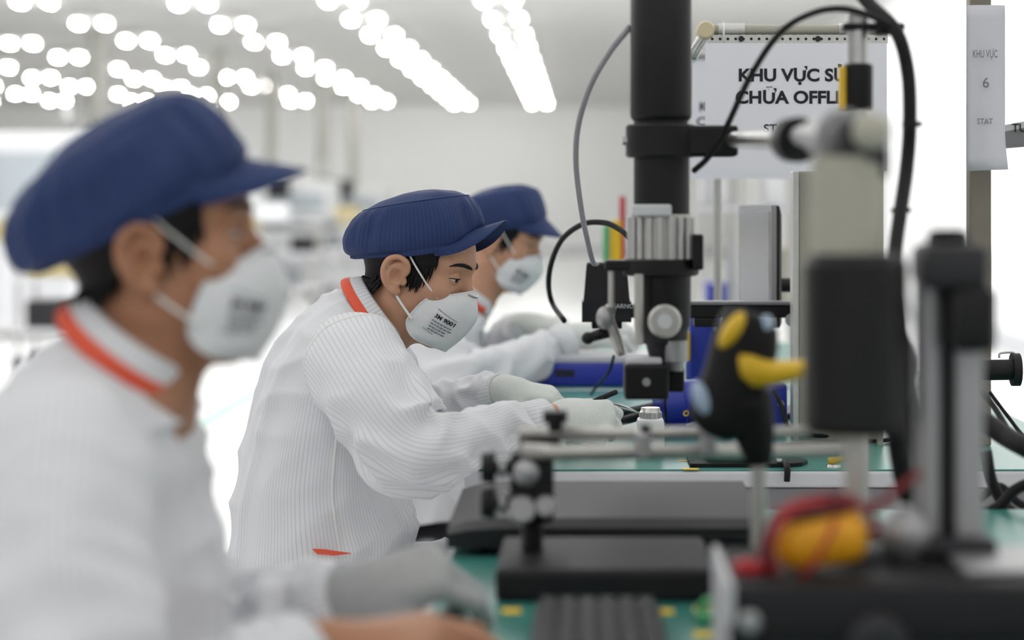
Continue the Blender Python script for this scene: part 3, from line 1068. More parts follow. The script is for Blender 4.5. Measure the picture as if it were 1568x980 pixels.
def build_person(name, label, spec):
    Yc = spec['Y']
    seatc = spec['pelvis']
    root = thing(name, label, 'person', (seatc[0], seatc[1], 0.0))
    R = rot_head(*spec['rot'])
    hc = np.array(spec['head'])
    T = lambda p: np.asarray(p, float) @ R.T + hc
    skin = spec['skin']
    # ---------------- body: one continuous skin surface
    armR, armL = spec['armR'], spec['armL']
    nb = np.array(spec['neck'])
    hands = {}
    for key in ('R', 'L'):
        hd = spec['hand' + key]
        hands[key] = hand_bones(hd['wrist'], hd['fwd'], hd['dorsal'], key == 'R', hd['curl'], hd.get('thumb', (35, 20, 15)), hd.get('spread', 1.0), hd.get('scale', 1.0))
    allp = [hc - 0.15, hc + 0.15, seatc + np.array([-0.16, -0.2, -0.1])] + [q for a in (armR, armL) for q in a]
    for k in hands:
        allp += [q for c in hands[k]['fingers'] for b in c for q in b[:2]]
    allp = np.array(allp)
    F = Field(allp.min(0) - 0.06, allp.max(0) + 0.06, spec.get('res', 0.0034))
    F.fn(lambda p: head_sdf(((p - hc.astype(np.float32)) @ R.astype(np.float32))), hc, 0.16, 0.004)
    skull = T(np.array([[-0.012, 0, -0.035]]))[0]
    jaw = T(np.array([[0.018, 0, -0.055]]))[0]
    nr = spec.get('neck_r', 0.056)
    F.cone(skull, nb, nr, nr, 0.03)
    F.cone(jaw, nb + np.array([0.008, 0, 0.0]), 0.038, 0.044, 0.03)
    NECK[:] = [((skull - hc) @ R, (nb - hc) @ R, nr, nr)]
    sp = catmull([nb, spec['chest'], spec['belly'], seatc], 12)
    for i, (a, b) in enumerate(zip(sp[:-1], sp[1:])):
        t = i / 11
        r = np.interp(t, [0, 0.25, 0.6, 1], [0.05, 0.06, 0.065, 0.08])
        for s in (-1, 1):
            off = np.array([0, s * np.interp(t, [0, 0.25, 1], [0.01, 0.05, 0.06]), 0])
            F.cone(a + off, b + off, r, r, 0.03)
    for key, arm in (('R', armR), ('L', armL)):
        sh, el, wr = [np.array(q) for q in arm]
        F.cone(sp[3], sh, 0.045, 0.042, 0.02)
        F.cone(sh, el, 0.044, 0.032, 0.02)
        F.cone(el, wr, 0.031, 0.0235, 0.015)
        for a, b, ra, rb in hands[key]['palm']:
            F.cone(a, b, ra * 0.86, rb * 0.86, 0.012)
        for c in hands[key]['fingers']:
            for a, b, ra, rb in c:
                F.cone(a, b, ra * 0.88, rb * 0.88, 0.004)
    v, f = F.mesh()
    v = relax(v, f, 1)
    ev, ef = ear_mesh()
    eR = ev * np.array([1, -1, 1])
    parts_v = [v, T(ev), T(eR)]
    parts_f = [f, ef + len(v), ef[:, ::-1] + len(v) + len(ev)]
    quadmesh(np.vstack(parts_v), np.vstack(parts_f), 'body', skin, root)
    face_parts(T, root, skin, spec.get('lid', 8))
    hair_parts(T, root, spec['seed'], spec.get('nape', -0.052), spec.get('shag', 1.0), spec.get('hair_vol', 0.0045))
    cap_parts(T, root, spec['seed'] + 3, spec['visor'], spec.get('slouch', 0.6), spec.get('visor_len', 0.05), spec.get('front_lift', 0.02), spec.get('cap_folds', 1.0))
    mask_parts(T, root, spec.get('printed', False))
    # ---------------- coat
    def fold(t, th):
        q = np.stack([np.cos(th) * 1.2, np.sin(th) * 1.2, np.full(len(th), t * 2.2)], 1)
        a = wob(q, 2.2, spec['seed'] + 20)
        b = wob(q * np.array([1.7, 1.7, 0.7]), 3.0, spec['seed'] + 21)
        c = wob(q * np.array([0.8, 0.8, 2.2]), 2.6, spec['seed'] + 22)
        k = np.clip((1 - t) * 5, 0, 1) if t > 0.8 else 1.0
        return k * (0.008 * a + 0.008 * (1 - 2 * np.abs(b)) * (1 - 0.5 * t) + 0.007 * (1 - 2 * np.abs(c)))
    mb, rings = ring_loft(spec['torso'], 110, 120, 1.17, fold)
    coat = mb.build('coat', M['cloth'], root, True)
    top = spec['torso'][-1]
    b_, f_, hw = np.array(top[0]), np.array(top[1]), top[2]
    c0 = (b_ + f_) / 2
    nrm = _nz(np.cross(np.array([0, 1.0, 0]), f_ - b_)); nrm = nrm if nrm[2] > 0 else -nrm
    th = np.linspace(0, 2 * np.pi, 72, endpoint=False)
    def cring(scale, up, sh=0.0):
        return c0 + nrm * up + np.outer(np.cos(th) * scale, (f_ - b_) / 2) + np.outer(np.sin(th) * scale, np.array([0, hw, 0])) + (f_ - b_) * sh
    crow = [cring(0.97, -0.012), cring(0.98, 0.012), cring(1.0, 0.024), cring(1.04, 0.028), cring(1.11, 0.025), cring(1.22, 0.012), cring(1.33, 0.000), cring(1.31, -0.005), cring(1.18, -0.004)]
    mb = MB(); mb.loft(crow, False, True, 0.42, 0.08)
    col = mb.build('collar', M['cloth'], root, True)
    sel = np.abs(((th + np.pi) % (2 * np.pi)) - np.pi) > math.radians(38)
    order = [i for i in range(72) if sel[i]]
    band = [r[order] for r in (cring(1.255, 0.0085), cring(1.338, -0.0005), cring(1.34, -0.005), cring(1.30, -0.008))]
    mb = MB(); mb.loft([b + nrm * 0.001 for b in band], False, False)
    mb.build('collar_trim', M['orange'], col, True)
    # front placket and buttons
    fr = np.array([r[0] for r in rings])
    sel = fr[8:100:4]
    mb = MB()
    strip = [np.stack([p + np.array([0.003, w, 0]) for w in (-0.018, -0.016, 0.016, 0.018)]) for p in sel]
    for s_ in strip:
        s_[0, 0] -= 0.003; s_[3, 0] -= 0.003
    mb.loft(strip, False, False)
    mb.build('placket', M['cloth'], coat, True)
    for i in (2, 7, 12, 17):
        MB().lathe(sel[i] + np.array([0.003, 0, 0]), sel[i] + np.array([0.0065, 0, 0]), [(0, 0.0055), (0.6, 0.0055), (1, 0.004)], 14).build('button', M['white'], coat, True)
    # side vent: orange lining showing at the hem
    if spec.get('vent') is not None:
        pv = spec['vent']
        MB().prism([pv + np.array(q) for q in ((-0.020, 0, 0.004), (0.0, 0, 0.003), (0.040, 0, -0.003), (0.012, 0, -0.006), (-0.012, 0, -0.004))], (0, 0.006, 0)).build('vent_lining', M['orange'], coat)
    # side seam
    for jj in spec.get('seams', ()):
        line = np.array([r[jj] for r in rings[12:78:3]])
        nn = _nz(line.mean(0) - (b_ + f_) / 2 * 0 - np.array([line[:, 0].mean() , Yc, line[:, 2].mean()]))
        MB().tube(line + nn * 0.0005, 0.0026, 6, 50).build('side_seam', M['strap'], coat, True)
    # ---------------- sleeves, cuffs, gloves
    for key in ('R', 'L'):
        sd = spec['sleeve' + key]
        mb, pts, rg = sleeve(sd['path'], sd['radii'], sd.get('ref', (0, -1, 0.2)), seed=spec['seed'] + (40 if key == 'R' else 60), elbow=sd.get('elbow', 0.52), amp=sd.get('amp', 1.0))
        sl = mb.build('sleeve', M['cloth'], root, True)
        if sd.get('seam'):
            rs = rg[int(sd['seam'] * (len(rg) - 1))]
            MB().tube(np.vstack([rs, rs[:1]]) , 0.0022, 6).build('armhole_seam', M['strap'], sl, True)
        k = len(pts) - 1
        d = _nz(pts[k] - pts[k - 4])
        rc = np.linalg.norm(rg[-1][0] - pts[-1])
        a, u, w = frame(d)
        thc = np.linspace(0, 2 * np.pi, 40, endpoint=False)
        ringc = lambda r, s: pts[k] + d * s + r * (np.outer(np.cos(thc), u) + np.outer(np.sin(thc), w))
        mb = MB(); mb.loft([ringc(rc * 0.98, -0.050), ringc(rc + 0.0035, -0.049), ringc(rc + 0.003, -0.02), ringc(rc + 0.0025, 0.0), ringc(rc - 0.001, 0.001), ringc(rc - 0.003, -0.01)], False, True, 0.24, 0.05)
        mb.build('cuff', M['cloth'], sl, True)
        hd = spec['hand' + key]
        if hd.get('glove', True):
            gv, gf = glove_mesh(hands[key], hd['wrist'], hd.get('skip', ()), hd.get('cuff', 0.02))
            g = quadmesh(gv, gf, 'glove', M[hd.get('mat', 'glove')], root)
    # ---------------- trousers and shoes
    for s in (-1, 1):
        hip = seatc + np.array([0.0, s * 0.085, 0.0])
        knee = seatc + np.array([0.43, s * 0.10, 0.03])
        ank = np.array([knee[0] - 0.03, knee[1], 0.09])
        path = [hip - np.array([0.06, 0, 0]), hip + np.array([0.12, 0, 0.01]), hip * 0.35 + knee * 0.65, knee, knee * 0.5 + ank * 0.5 + np.array([0.02, 0, 0]), ank]
        mb, pts, rg = sleeve(path, [0.085, 0.088, 0.078, 0.072, 0.064, 0.06], (0, -1, 0.2), 70, 40, 0.5, spec['seed'] + 80 + s, 0.55)
        mb.build('trouser_leg', M['cloth'], root, True)
        mb = MB()
        rows = []
        for t in np.linspace(0, 1, 14):
            x = ank[0] - 0.07 + 0.25 * t
            hh = np.interp(t, [0, 0.1, 0.35, 0.6, 0.9, 1], [0.05, 0.095, 0.10, 0.07, 0.045, 0.015])
            ww = np.interp(t, [0, 0.15, 0.4, 0.7, 0.92, 1], [0.02, 0.036, 0.036, 0.046, 0.034, 0.01])
            tt = np.linspace(0, 2 * np.pi, 20, endpoint=False)
            rows.append(np.stack([np.full(20, x), ank[1] + ww * np.cos(tt), np.maximum(0.0, hh * (0.5 + 0.5 * np.sin(tt)))], 1))
        mb.loft(rows); mb.build('shoe', M['shoe'], root, True)
    return root

CURL_GRIP = [(48, 62, 35), (58, 72, 40), (64, 78, 45), (66, 80, 45)]
CURL_SOFT = [(18, 28, 18), (22, 34, 20), (26, 38, 22), (28, 40, 24)]
def ring(pb, pf, hw, sq, Y):
    return (P(pb[0], pb[1], Y), P(pf[0], pf[1], Y), hw, sq)

# ---- the worker in focus
Ym = 3.28
wrR = P(854, 641, 3.12); elR = P(630, 686, 2.97); shR = P(520, 545, 3.13)
wrL = P(772, 600, 3.47); elL = P(640, 660, 3.58); shL = P(545, 540, 3.44)
mid = dict(Y=Ym, head=(-0.274, Ym, 1.053), rot=(-13, 16, 0), skin=M['skin_mid'], seed=11, res=0.003, lid=6,
    neck=P(566, 505, 3.29), chest=P(505, 600, 3.29), belly=P(485, 740, 3.29), pelvis=P(480, 935, 3.29),
    visor=32, slouch=0.45, cap_folds=1.3, visor_len=0.043, front_lift=0.028, printed=True, nape=-0.060, shag=1.7, hair_vol=0.010,
    armR=(shR, elR, wrR), armL=(shL, elL, wrL),
    handR=dict(wrist=wrR, fwd=(0.95, 0.12, -0.10), dorsal=(0.05, -0.90, 0.42), curl=[(52, 55, 30), (62, 70, 38), (68, 78, 42), (72, 80, 45)], thumb=(22, 12, 12), scale=0.86, cuff=-0.034),
    handL=dict(wrist=wrL, fwd=(0.93, -0.10, -0.12), dorsal=(0.1, -0.25, 0.95), curl=[(25, 35, 20), (30, 40, 22), (34, 44, 24), (36, 44, 26)], thumb=(55, 15, 10), spread=1.9, scale=0.95, cuff=0.0),
    torso=[ring((374, 912), (622, 838), 0.195, 2.3, Ym), ring((357, 850), (628, 800), 0.195, 2.3, Ym), ring((367, 745), (604, 728), 0.185, 2.3, Ym), ring((384, 655), (604, 650), 0.185, 2.3, Ym),
           ring((404, 582), (608, 592), 0.192, 2.3, Ym), ring((440, 514), (610, 556), 0.195, 2.2, Ym), ring((484, 470), (608, 540), 0.165, 2.1, Ym), ring((520, 448), (604, 534), 0.108, 2.0, Ym), ring((537, 441), (600, 528), 0.068, 2.0, Ym)],
    sleeveR=dict(path=[P(540, 552, 3.21), P(545, 562, 3.105), P(582, 622, 3.02), P(632, 685, 2.97), P(700, 680, 3.0), P(770, 662, 3.06), P(834, 646, 3.11)],
                 radii=[0.076, 0.079, 0.073, 0.063, 0.049, 0.040, 0.033], elbow=0.5, seam=0.155),
    sleeveL=dict(path=[P(540, 520, 3.38), P(560, 545, 3.46), P(600, 610, 3.56), P(650, 640, 3.58), P(700, 622, 3.54), P(735, 610, 3.51), P(768, 601, 3.475)],
                 radii=[0.05, 0.074, 0.072, 0.062, 0.046, 0.038, 0.032], elbow=0.5),
    vent=P(498, 845, 3.07), seams=(96,))
build_person('person', 'worker in white striped coat bending over bench, blue cap, printed mask, black hair above collar', mid)

# ---- the worker in the foreground, out of focus
Yn = 1.87
wrR = P(500, 992, 1.70); elR = P(120, 1130, 1.60); shR = P(110, 700, 1.71)
wrL = P(545, 912, 1.96); elL = P(300, 1010, 2.04); shL = P(200, 700, 2.04)
near = dict(Y=Yn, head=(-0.403, Yn, 1.116), rot=(9, -6, 0), skin=M['skin_near'], seed=23, res=0.0036, lid=10,
    neck=P(196, 575, Yn), neck_r=0.052, chest=P(160, 700, Yn), belly=P(135, 900, Yn), pelvis=np.array([-0.47, Yn, 0.50]),
    visor=-16, slouch=0.7, cap_folds=1.5, visor_len=0.058, front_lift=0.010, nape=-0.058, shag=0.5,
    armR=(shR, elR, wrR), armL=(shL, elL, wrL),
    handR=dict(wrist=wrR, fwd=(0.97, 0.12, 0.06), dorsal=(0.0, -0.2, 0.97), curl=CURL_SOFT, glove=False, thumb=(40, 15, 10)),
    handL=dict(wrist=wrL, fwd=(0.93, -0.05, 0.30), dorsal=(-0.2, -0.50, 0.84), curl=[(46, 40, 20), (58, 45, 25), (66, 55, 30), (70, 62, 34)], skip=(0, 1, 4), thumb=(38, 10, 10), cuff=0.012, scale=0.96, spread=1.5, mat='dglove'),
    torso=[ring((-90, 1150), (335, 1110), 0.20, 2.3, Yn), ring((-70, 960), (330, 920), 0.195, 2.3, Yn), ring((-52, 810), (312, 805), 0.19, 2.3, Yn), ring((-25, 705), (296, 715), 0.19, 2.3, Yn),
           ring((8, 625), (288, 655), 0.192, 2.2, Yn), ring((48, 565), (282, 628), 0.175, 2.1, Yn), ring((90, 516), (274, 610), 0.125, 2.0, Yn), ring((122, 487), (268, 598), 0.072, 2.0, Yn)],
    sleeveR=dict(path=[P(105, 650, 1.76), P(105, 710, 1.69), P(95, 900, 1.62), P(130, 1120, 1.58), P(260, 1110, 1.60), P(380, 1050, 1.65), P(470, 1004, 1.69)],
                 radii=[0.05, 0.074, 0.072, 0.066, 0.05, 0.044, 0.037]),
    sleeveL=dict(path=[P(205, 660, 1.98), P(210, 710, 2.05), P(230, 870, 2.09), P(300, 1000, 2.06), P(400, 962, 2.02), P(475, 935, 1.99), P(535, 916, 1.965)],
                 radii=[0.05, 0.072, 0.070, 0.066, 0.052, 0.044, 0.036]))
build_person('person', 'blurred worker in foreground facing right, drooping blue cap, white mask, cut-tip grey glove', near)

# ---- the worker at the far bench
Yb = 4.8
wrR = P(872, 517, 4.60); elR = P(712, 585, 4.42); shR = P(650, 505, 4.63)
wrL = P(808, 496, 5.00); elL = P(720, 560, 5.08); shL = P(690, 490, 4.97)
far = dict(Y=Yb, head=(-0.196, Yb, 1.078), rot=(-8, 17, 0), skin=M['skin_mid'], seed=37, res=0.0045, lid=6,
    neck=P(718, 455, Yb), chest=P(670, 530, Yb), belly=P(645, 640, Yb), pelvis=P(640, 740, Yb),
    visor=-30, slouch=0.1, visor_len=0.055, front_lift=0.015, nape=-0.03, shag=0.3,
    armR=(shR, elR, wrR), armL=(shL, elL, wrL),
    handR=dict(wrist=wrR, fwd=(0.96, 0.1, 0.10), dorsal=(0, -0.6, 0.8), curl=CURL_SOFT, cuff=0.012),
    handL=dict(wrist=wrL, fwd=(0.95, -0.1, -0.05), dorsal=(0, -0.3, 0.95), curl=CURL_SOFT, skip=(0, 4)),
    torso=[ring((560, 800), (740, 770), 0.195, 2.3, Yb), ring((552, 730), (735, 720), 0.195, 2.3, Yb), ring((560, 640), (728, 640), 0.185, 2.3, Yb), ring((580, 560), (730, 575), 0.19, 2.3, Yb),
           ring((610, 500), (735, 525), 0.195, 2.2, Yb), ring((645, 465), (738, 500), 0.165, 2.1, Yb), ring((678, 445), (742, 485), 0.108, 2.0, Yb), ring((694, 436), (744, 476), 0.068, 2.0, Yb)],
    sleeveR=dict(path=[P(645, 480, 4.70), P(652, 505, 4.62), P(675, 555, 4.5), P(715, 585, 4.42), P(770, 570, 4.47), P(825, 545, 4.54), P(868, 520, 4.595)],
                 radii=[0.05, 0.074, 0.073, 0.068, 0.054, 0.047, 0.038]),
    sleeveL=dict(path=[P(690, 470, 4.92), P(695, 495, 4.98), P(705, 540, 5.06), P(725, 560, 5.08), P(755, 535, 5.06), P(785, 512, 5.03), P(806, 498, 5.005)],
                 radii=[0.05, 0.074, 0.070, 0.064, 0.05, 0.043, 0.036]))
build_person('person', 'worker at the farther bench behind the bending one, blue cap tipped down over mask', far)

# stools under the workers
def stool(x, y, top, label):
    root = thing('work_stool', label, 'stool', (x, y, 0), 'stools at the benches')
    MB().lathe((x, y, top - 0.05), (x, y, top), [(0, 0.125), (0.15, 0.135), (0.75, 0.135), (1, 0.12)], 28).build('seat', M['dgrey'], root, True, 40)
    MB().cyl((x, y, 0.05), (x, y, top - 0.05), 0.022, n=14).build('column', M['steel'], root, True, 40)
    for k in range(5):
        a = 2 * math.pi * k / 5
        e = np.array([x + 0.21 * math.cos(a), y + 0.21 * math.sin(a), 0.035])
        MB().tube([(x, y, 0.07), e], [0.016, 0.010], 8).build('foot', M['black'], root, True)
for sp_, lb in ((mid, 'round dark stool under the worker bending over the bench'), (near, 'round dark stool under the blurred foreground worker'), (far, 'round dark stool under the worker at the farther bench')):
    stool(sp_['pelvis'][0], sp_['pelvis'][1], sp_['pelvis'][2] - 0.095, lb)

# ------------------------------------------------------------------ benches
DZ = 0.75
def desk(y0, y1, x0, x1, label):
    root = thing('work_bench', label, 'bench', ((x0 + x1) / 2, (y0 + y1) / 2, 0), 'work benches in a line')
    MB().box((x0, y0, DZ - 0.028), (x1, y1, DZ - 0.003), 0.004).build('bench_top', M['lgrey'], root)
    MB().box((x0 + 0.004, y0 + 0.004, DZ - 0.003), (x1 - 0.004, y1 - 0.004, DZ), 0.001).build('antistatic_mat', M['mat'], root)
    for x in (x0 + 0.02, x1 - 0.05):
        for y in (y0 + 0.012, y1 - 0.05):
            MB().box((x, y, 0), (x + 0.035, y + 0.035, DZ - 0.028), 0.003).build('leg', M['satin'], root)
    MB().box((x0 + 0.14, y0 + 0.006, DZ - 0.11), (x1 - 0.06, y0 + 0.02, DZ - 0.03), 0.002).build('end_panel', M['grey'], root)
    MB().box((x0 + 0.04, y0 + 0.03, 0.16), (x0 + 0.07, y1 - 0.03, 0.2), 0.003).build('foot_rail', M['satin'], root)
    for k in range(5):
        z = DZ - 0.032 - 0.012 * k
        MB().box((x0 + 0.001, y0 + 0.002, z - 0.008), (x0 + 0.018, y0 + 0.05, z), 0.001).build('bracket_slot', M['steel'], root)
    return root
X0 = P(711, 0, 3.1)[0]
desk(1.05, 2.70, X0 + 0.025, 0.85, 'bench with green mat holding keyboard and black instruments')
desk(3.10, 4.44, X0, 0.85, 'bench with green mat where the bending worker rests his arms')
desk(4.50, 6.0, X0, 0.85, 'farther bench with green mat carrying the long blue box')

def bar_z(y, Y): return CAMZ - (y - VY) / FPX * Y
def bx(px, Y): return (px - VX) / FPX * Y

# ------------------------------------------------------------------ boom microscope hanging over the bench (slightly out of focus)
Y = 2.75
cx = bx(1012, Y)
z = lambda y: bar_z(y, Y)
root = thing('boom_microscope', 'tall black microscope tube held by a collar on a steel boom', 'microscope', (cx, Y, z(610)))
MB().lathe((cx, Y, z(185)), (cx, Y, z(-30)), [(0, 0.0385), (0.02, 0.0415), (0.04, 0.0425), (0.93, 0.0425), (0.96, 0.040), (1, 0.040)], 40).build('upper_tube', M['black'], root, True, 30)
MB().cyl((cx, Y, z(242)), (cx, Y, z(180)), 0.0375, n=40).build('tube_neck', M['black'], root, True, 30)
col = MB().lathe((cx, Y, z(241)), (cx, Y, z(191)), [(0, 0.046), (0.06, 0.0485), (0.94, 0.0485), (1, 0.046)], 40).build('collar', M['black'], root, True, 30)
MB().box((cx + 0.03, Y - 0.03, z(240)), (bx(1128, Y), Y + 0.03, z(193)), 0.004).build('collar_arm', M['black'], root)
MB().cyl((cx - 0.047, Y - 0.006, z(216)), (cx - 0.053, Y - 0.006, z(216)), 0.006, n=10).build('set_screw', M['steel'], col, True, 30)
MB().cyl((cx + 0.001, Y, z(335)), (cx + 0.001, Y, z(240)), 0.0385, n=40).build('lower_tube', M['black'], root, True, 30)
cage = MB().cyl((cx, Y, z(400)), (cx, Y, z(328)), 0.041, n=40).build('prism_housing', M['satin'], root, True, 30)
for k in range(18):
    a = 2 * math.pi * k / 18 + 0.1
    q = np.array([cx + 0.0435 * math.cos(a), Y + 0.0435 * math.sin(a)])
    MB().box((q[0] - 0.0035, q[1] - 0.0035, z(398)), (q[0] + 0.0035, q[1] + 0.0035, z(332)), 0.001).build('grip_rib', M['steel'], cage)
MB().box((bx(966, Y), Y - 0.05, z(331)), (bx(1026, Y), Y - 0.03, z(313)), 0.003).build('scale_plate', M['lgrey'], root)
MB().box((bx(1058, Y), Y - 0.05, z(412)), (bx(1074, Y), Y - 0.02, z(358)), 0.003).build('side_block', M['black'], root)
MB().lathe((cx, Y, z(422)), (cx, Y, z(396)), [(0, 0.048), (0.1, 0.0525), (0.9, 0.0525), (1, 0.05)], 40).build('flange', M['black'], root, True, 30)
MB().lathe((cx + 0.003, Y, z(505)), (cx + 0.003, Y, z(420)), [(0, 0.034), (0.1, 0.038), (1, 0.0385)], 36).build('objective_barrel', M['black'], root, True, 30)
MB().cyl((bx(977, Y), Y - 0.045, z(525)), (bx(977, Y), Y - 0.045, z(418)), 0.0065, n=14).build('guide_rod', M['satin'], root, True, 30)
MB().cyl((bx(936, Y), Y - 0.01, z(470)), (bx(936, Y), Y - 0.01, z(405)), 0.0045, n=12).build('guide_rod', M['satin'], root, True, 30)
MB().box((bx(926, Y), Y - 0.02, z(414)), (bx(975, Y), Y + 0.02, z(398)), 0.003).build('rod_bracket', M['black'], root)
k = MB().lathe((bx(1015, Y), Y - 0.035, z(488)), (bx(1015, Y), Y - 0.068, z(488)), [(0, 0.008), (0.35, 0.008), (0.36, 0.022), (0.85, 0.023), (1, 0.019)], 26).build('focus_knob', M['satin'], root, True, 30)
MB().cyl((bx(1015, Y), Y - 0.068, z(488)), (bx(1015, Y), Y - 0.070, z(488)), 0.010, n=20).build('knob_cap', M['lgrey'], k, True, 30)
MB().lathe((cx + 0.005, Y, z(552)), (cx + 0.005, Y, z(503)), [(0, 0.020), (0.5, 0.026), (0.55, 0.031), (1, 0.033)], 30).build('nosepiece', M['dgrey'], root, True, 30)
MB().lathe((bx(1034, Y), Y - 0.02, z(566)), (bx(1034, Y), Y - 0.02, z(520)), [(0, 0.010), (0.3, 0.012), (0.32, 0.016), (1, 0.016)], 22).build('side_lens', M['silver'], root, True, 30)
MB().box((bx(955, Y), Y - 0.05, z(607)), (bx(1022, Y), Y + 0.03, z(554)), 0.004).build('lamp_block', M['black'], root)
MB().box((bx(958, Y), Y - 0.04, z(555)), (bx(1012, Y), Y + 0.02, z(545)), 0.003).build('lamp_block_lid', M['lgrey'], root)
MB().cyl((bx(988, Y), Y - 0.05, z(580)), (bx(988, Y), Y - 0.054, z(580)), 0.0055, n=14).build('screw_head', M['steel'], root, True, 30)
MB().box((bx(1022, Y), Y - 0.01, z(600)), (bx(1048, Y), Y + 0.03, z(560)), 0.004).build('lamp_mount', M['black'], root)
# small articulated fitting on the left
MB().tube([P(936, 468, Y), P(930, 490, Y), P(942, 515, Y), P(952, 545, Y)], [0.007, 0.010, 0.008, 0.006], 10, 12).build('fitting_arm', M['satin'], root, True)
MB().ball(P(926, 487, Y - 0.01), (0.012, 0.012, 0.016), 14, 10).build('fitting_joint', M['silver'], root, True)
MB().tube([P(930, 508, Y), P(903, 517, Y)], [0.009, 0.007], 12).build('fitting_knob', M['black'], root, True)
MB().ball(P(900, 518, Y), 0.009, 12, 8).build('fitting_knob_end', M['black'], root, True)
boom_a = np.array([bx(1120, Y), Y, z(214)])
boom_b = P(1222, 214, 2.12)
MB().cyl(boom_a, boom_b, 0.0115, n=20).build('boom_rod', M['steel'], root, True, 30)

# ------------------------------------------------------------------ stand with pale post and black sleeve, close and blurred
Y = 1.72
z = lambda y: bar_z(y, Y)
cx = bx(1296, Y)
root = thing('boom_stand', 'thick pale post on a wide black sleeve with a round clamp knob', 'stand', (cx, Y, bar_z(838, 1.78)))
MB().cyl((cx, Y, z(400)), (cx, Y, z(240)), 0.0305, n=36).build('pale_post', M['pale'], root, True, 30)
MB().lathe((bx(1310, Y), Y, z(662)), (bx(1310, Y), Y, z(388)), [(0, 0.041), (0.04, 0.045), (0.94, 0.045), (1, 0.039)], 40).build('black_sleeve', M['black'], root, True, 30)
MB().cyl((bx(1310, Y), Y, bar_z(838, 1.78) + 0.012), (bx(1310, Y), Y, z(655)), 0.0105, n=20).build('lower_pole', M['satin'], root, True, 30)
MB().lathe((bx(1318, Y), Y, bar_z(838, 1.78)), (bx(1318, Y), Y, bar_z(838, 1.78) + 0.012), [(0, 0.03), (0.7, 0.03), (1, 0.018)], 24).build('stand_base', M['dgrey'], root)
MB().lathe(P(1212, 214, 2.13), P(1224, 214, 2.10), [(0, 0.024), (1, 0.024)], 30).build('boom_flange', M['black'], root, True, 30)
MB().lathe(P(1224, 208, 2.10), P(1290, 208, 1.76), [(0, 0.010), (0.3, 0.013), (0.6, 0.020), (1, 0.024)], 30).build('boom_socket', M['silver'], root, True, 30)
MB().box((bx(1272, Y), Y - 0.03, z(255)), (bx(1346, Y), Y + 0.03, z(184)), 0.012).build('clamp_block', M['dgrey'], root, True, 40)
MB().ball(P(1334, 202, Y - 0.035), (0.0165, 0.014, 0.0165), 20, 12).build('clamp_knob', M['pale'], root, True)
MB().lathe(P(1336, 245, Y), P(1356, 245, Y), [(0, 0.016), (1, 0.016)], 20).build('clamp_bolt', M['black'], root, True, 30)

# ------------------------------------------------------------------ thin pole with cable clamp and yellow tag
Y = 2.5
z = lambda y: bar_z(y, Y)
cx = bx(1314, Y)
root = thing('steel_pole', 'slim steel pole with a black grip and yellow tag before the printed sign', 'pole', (cx, Y, DZ))
MB().cyl((cx, Y, DZ + 0.012), (cx, Y, z(22)), 0.0135, n=22).build('shaft', M['steel'], root, True, 30)
MB().lathe((cx, Y, z(168)), (cx, Y, z(98)), [(0, 0.0175), (0.05, 0.0185), (0.95, 0.0185), (1, 0.0165)], 26).build('grip', M['black'], root, True, 30)
MB().box((bx(1284, Y), Y - 0.012, z(168)), (bx(1294, Y), Y + 0.004, z(102)), 0.002).build('yellow_tag', M['yellow'], root)
MB().box((bx(1288, Y), Y - 0.016, z(48)), (bx(1384, Y), Y + 0.016, z(36)), 0.004).build('cable_clamp', M['black'], root)
MB().cyl((bx(1350, Y), Y - 0.02, z(56)), (bx(1350, Y), Y - 0.02, z(26)), 0.011, n=12).build('clamp_screw', M['black'], root, True, 30)
MB().lathe((cx, Y, DZ), (cx, Y, DZ + 0.012), [(0, 0.05), (0.6, 0.05), (1, 0.03)], 28).build('pole_base', M['dgrey'], root, True, 30)

# ------------------------------------------------------------------ grey profile post at right, very blurred
Y = 1.75
z = lambda y: bar_z(y, Y)
root = thing('profile_stand', 'grey metal profile post with a square black head on the dark instrument', 'stand', (bx(1450, Y), Y, z(842)))
MB().cyl((bx(1421, Y), Y, z(842)), (bx(1421, Y), Y, z(420)), 0.0125, n=20).build('round_post', M['silver'], root, True, 30)
MB().box((bx(1458, Y), Y - 0.02, z(842)), (bx(1500, Y), Y + 0.02, z(440)), 0.004).build('square_post', M['silver'], root)
MB().box((bx(1436, Y), Y - 0.008, z(842)), (bx(1460, Y), Y + 0.012, z(440)), 0.002).build('black_rail', M['black'], root)
MB().box((bx(1402, Y), Y - 0.035, z(442)), (bx(1506, Y), Y + 0.035, z(372)), 0.010).build('head_block', M['dgrey'], root, True, 40)
MB().box((bx(1446, Y), Y - 0.045, z(535)), (bx(1512, Y), Y + 0.03, z(436)), 0.008).build('carriage', M['black'], root, True, 40)
MB().lathe((bx(1452, Y), Y, z(374)), (bx(1452, Y), Y, z(350)), [(0, 0.018), (0.5, 0.020), (1, 0.014)], 22).build('top_knob', M['black'], root, True, 30)
MB().box((bx(1395, Y), Y - 0.04, z(842)), (bx(1515, Y), Y + 0.05, z(815)), 0.005).build('foot_plate', M['dgrey'], root)

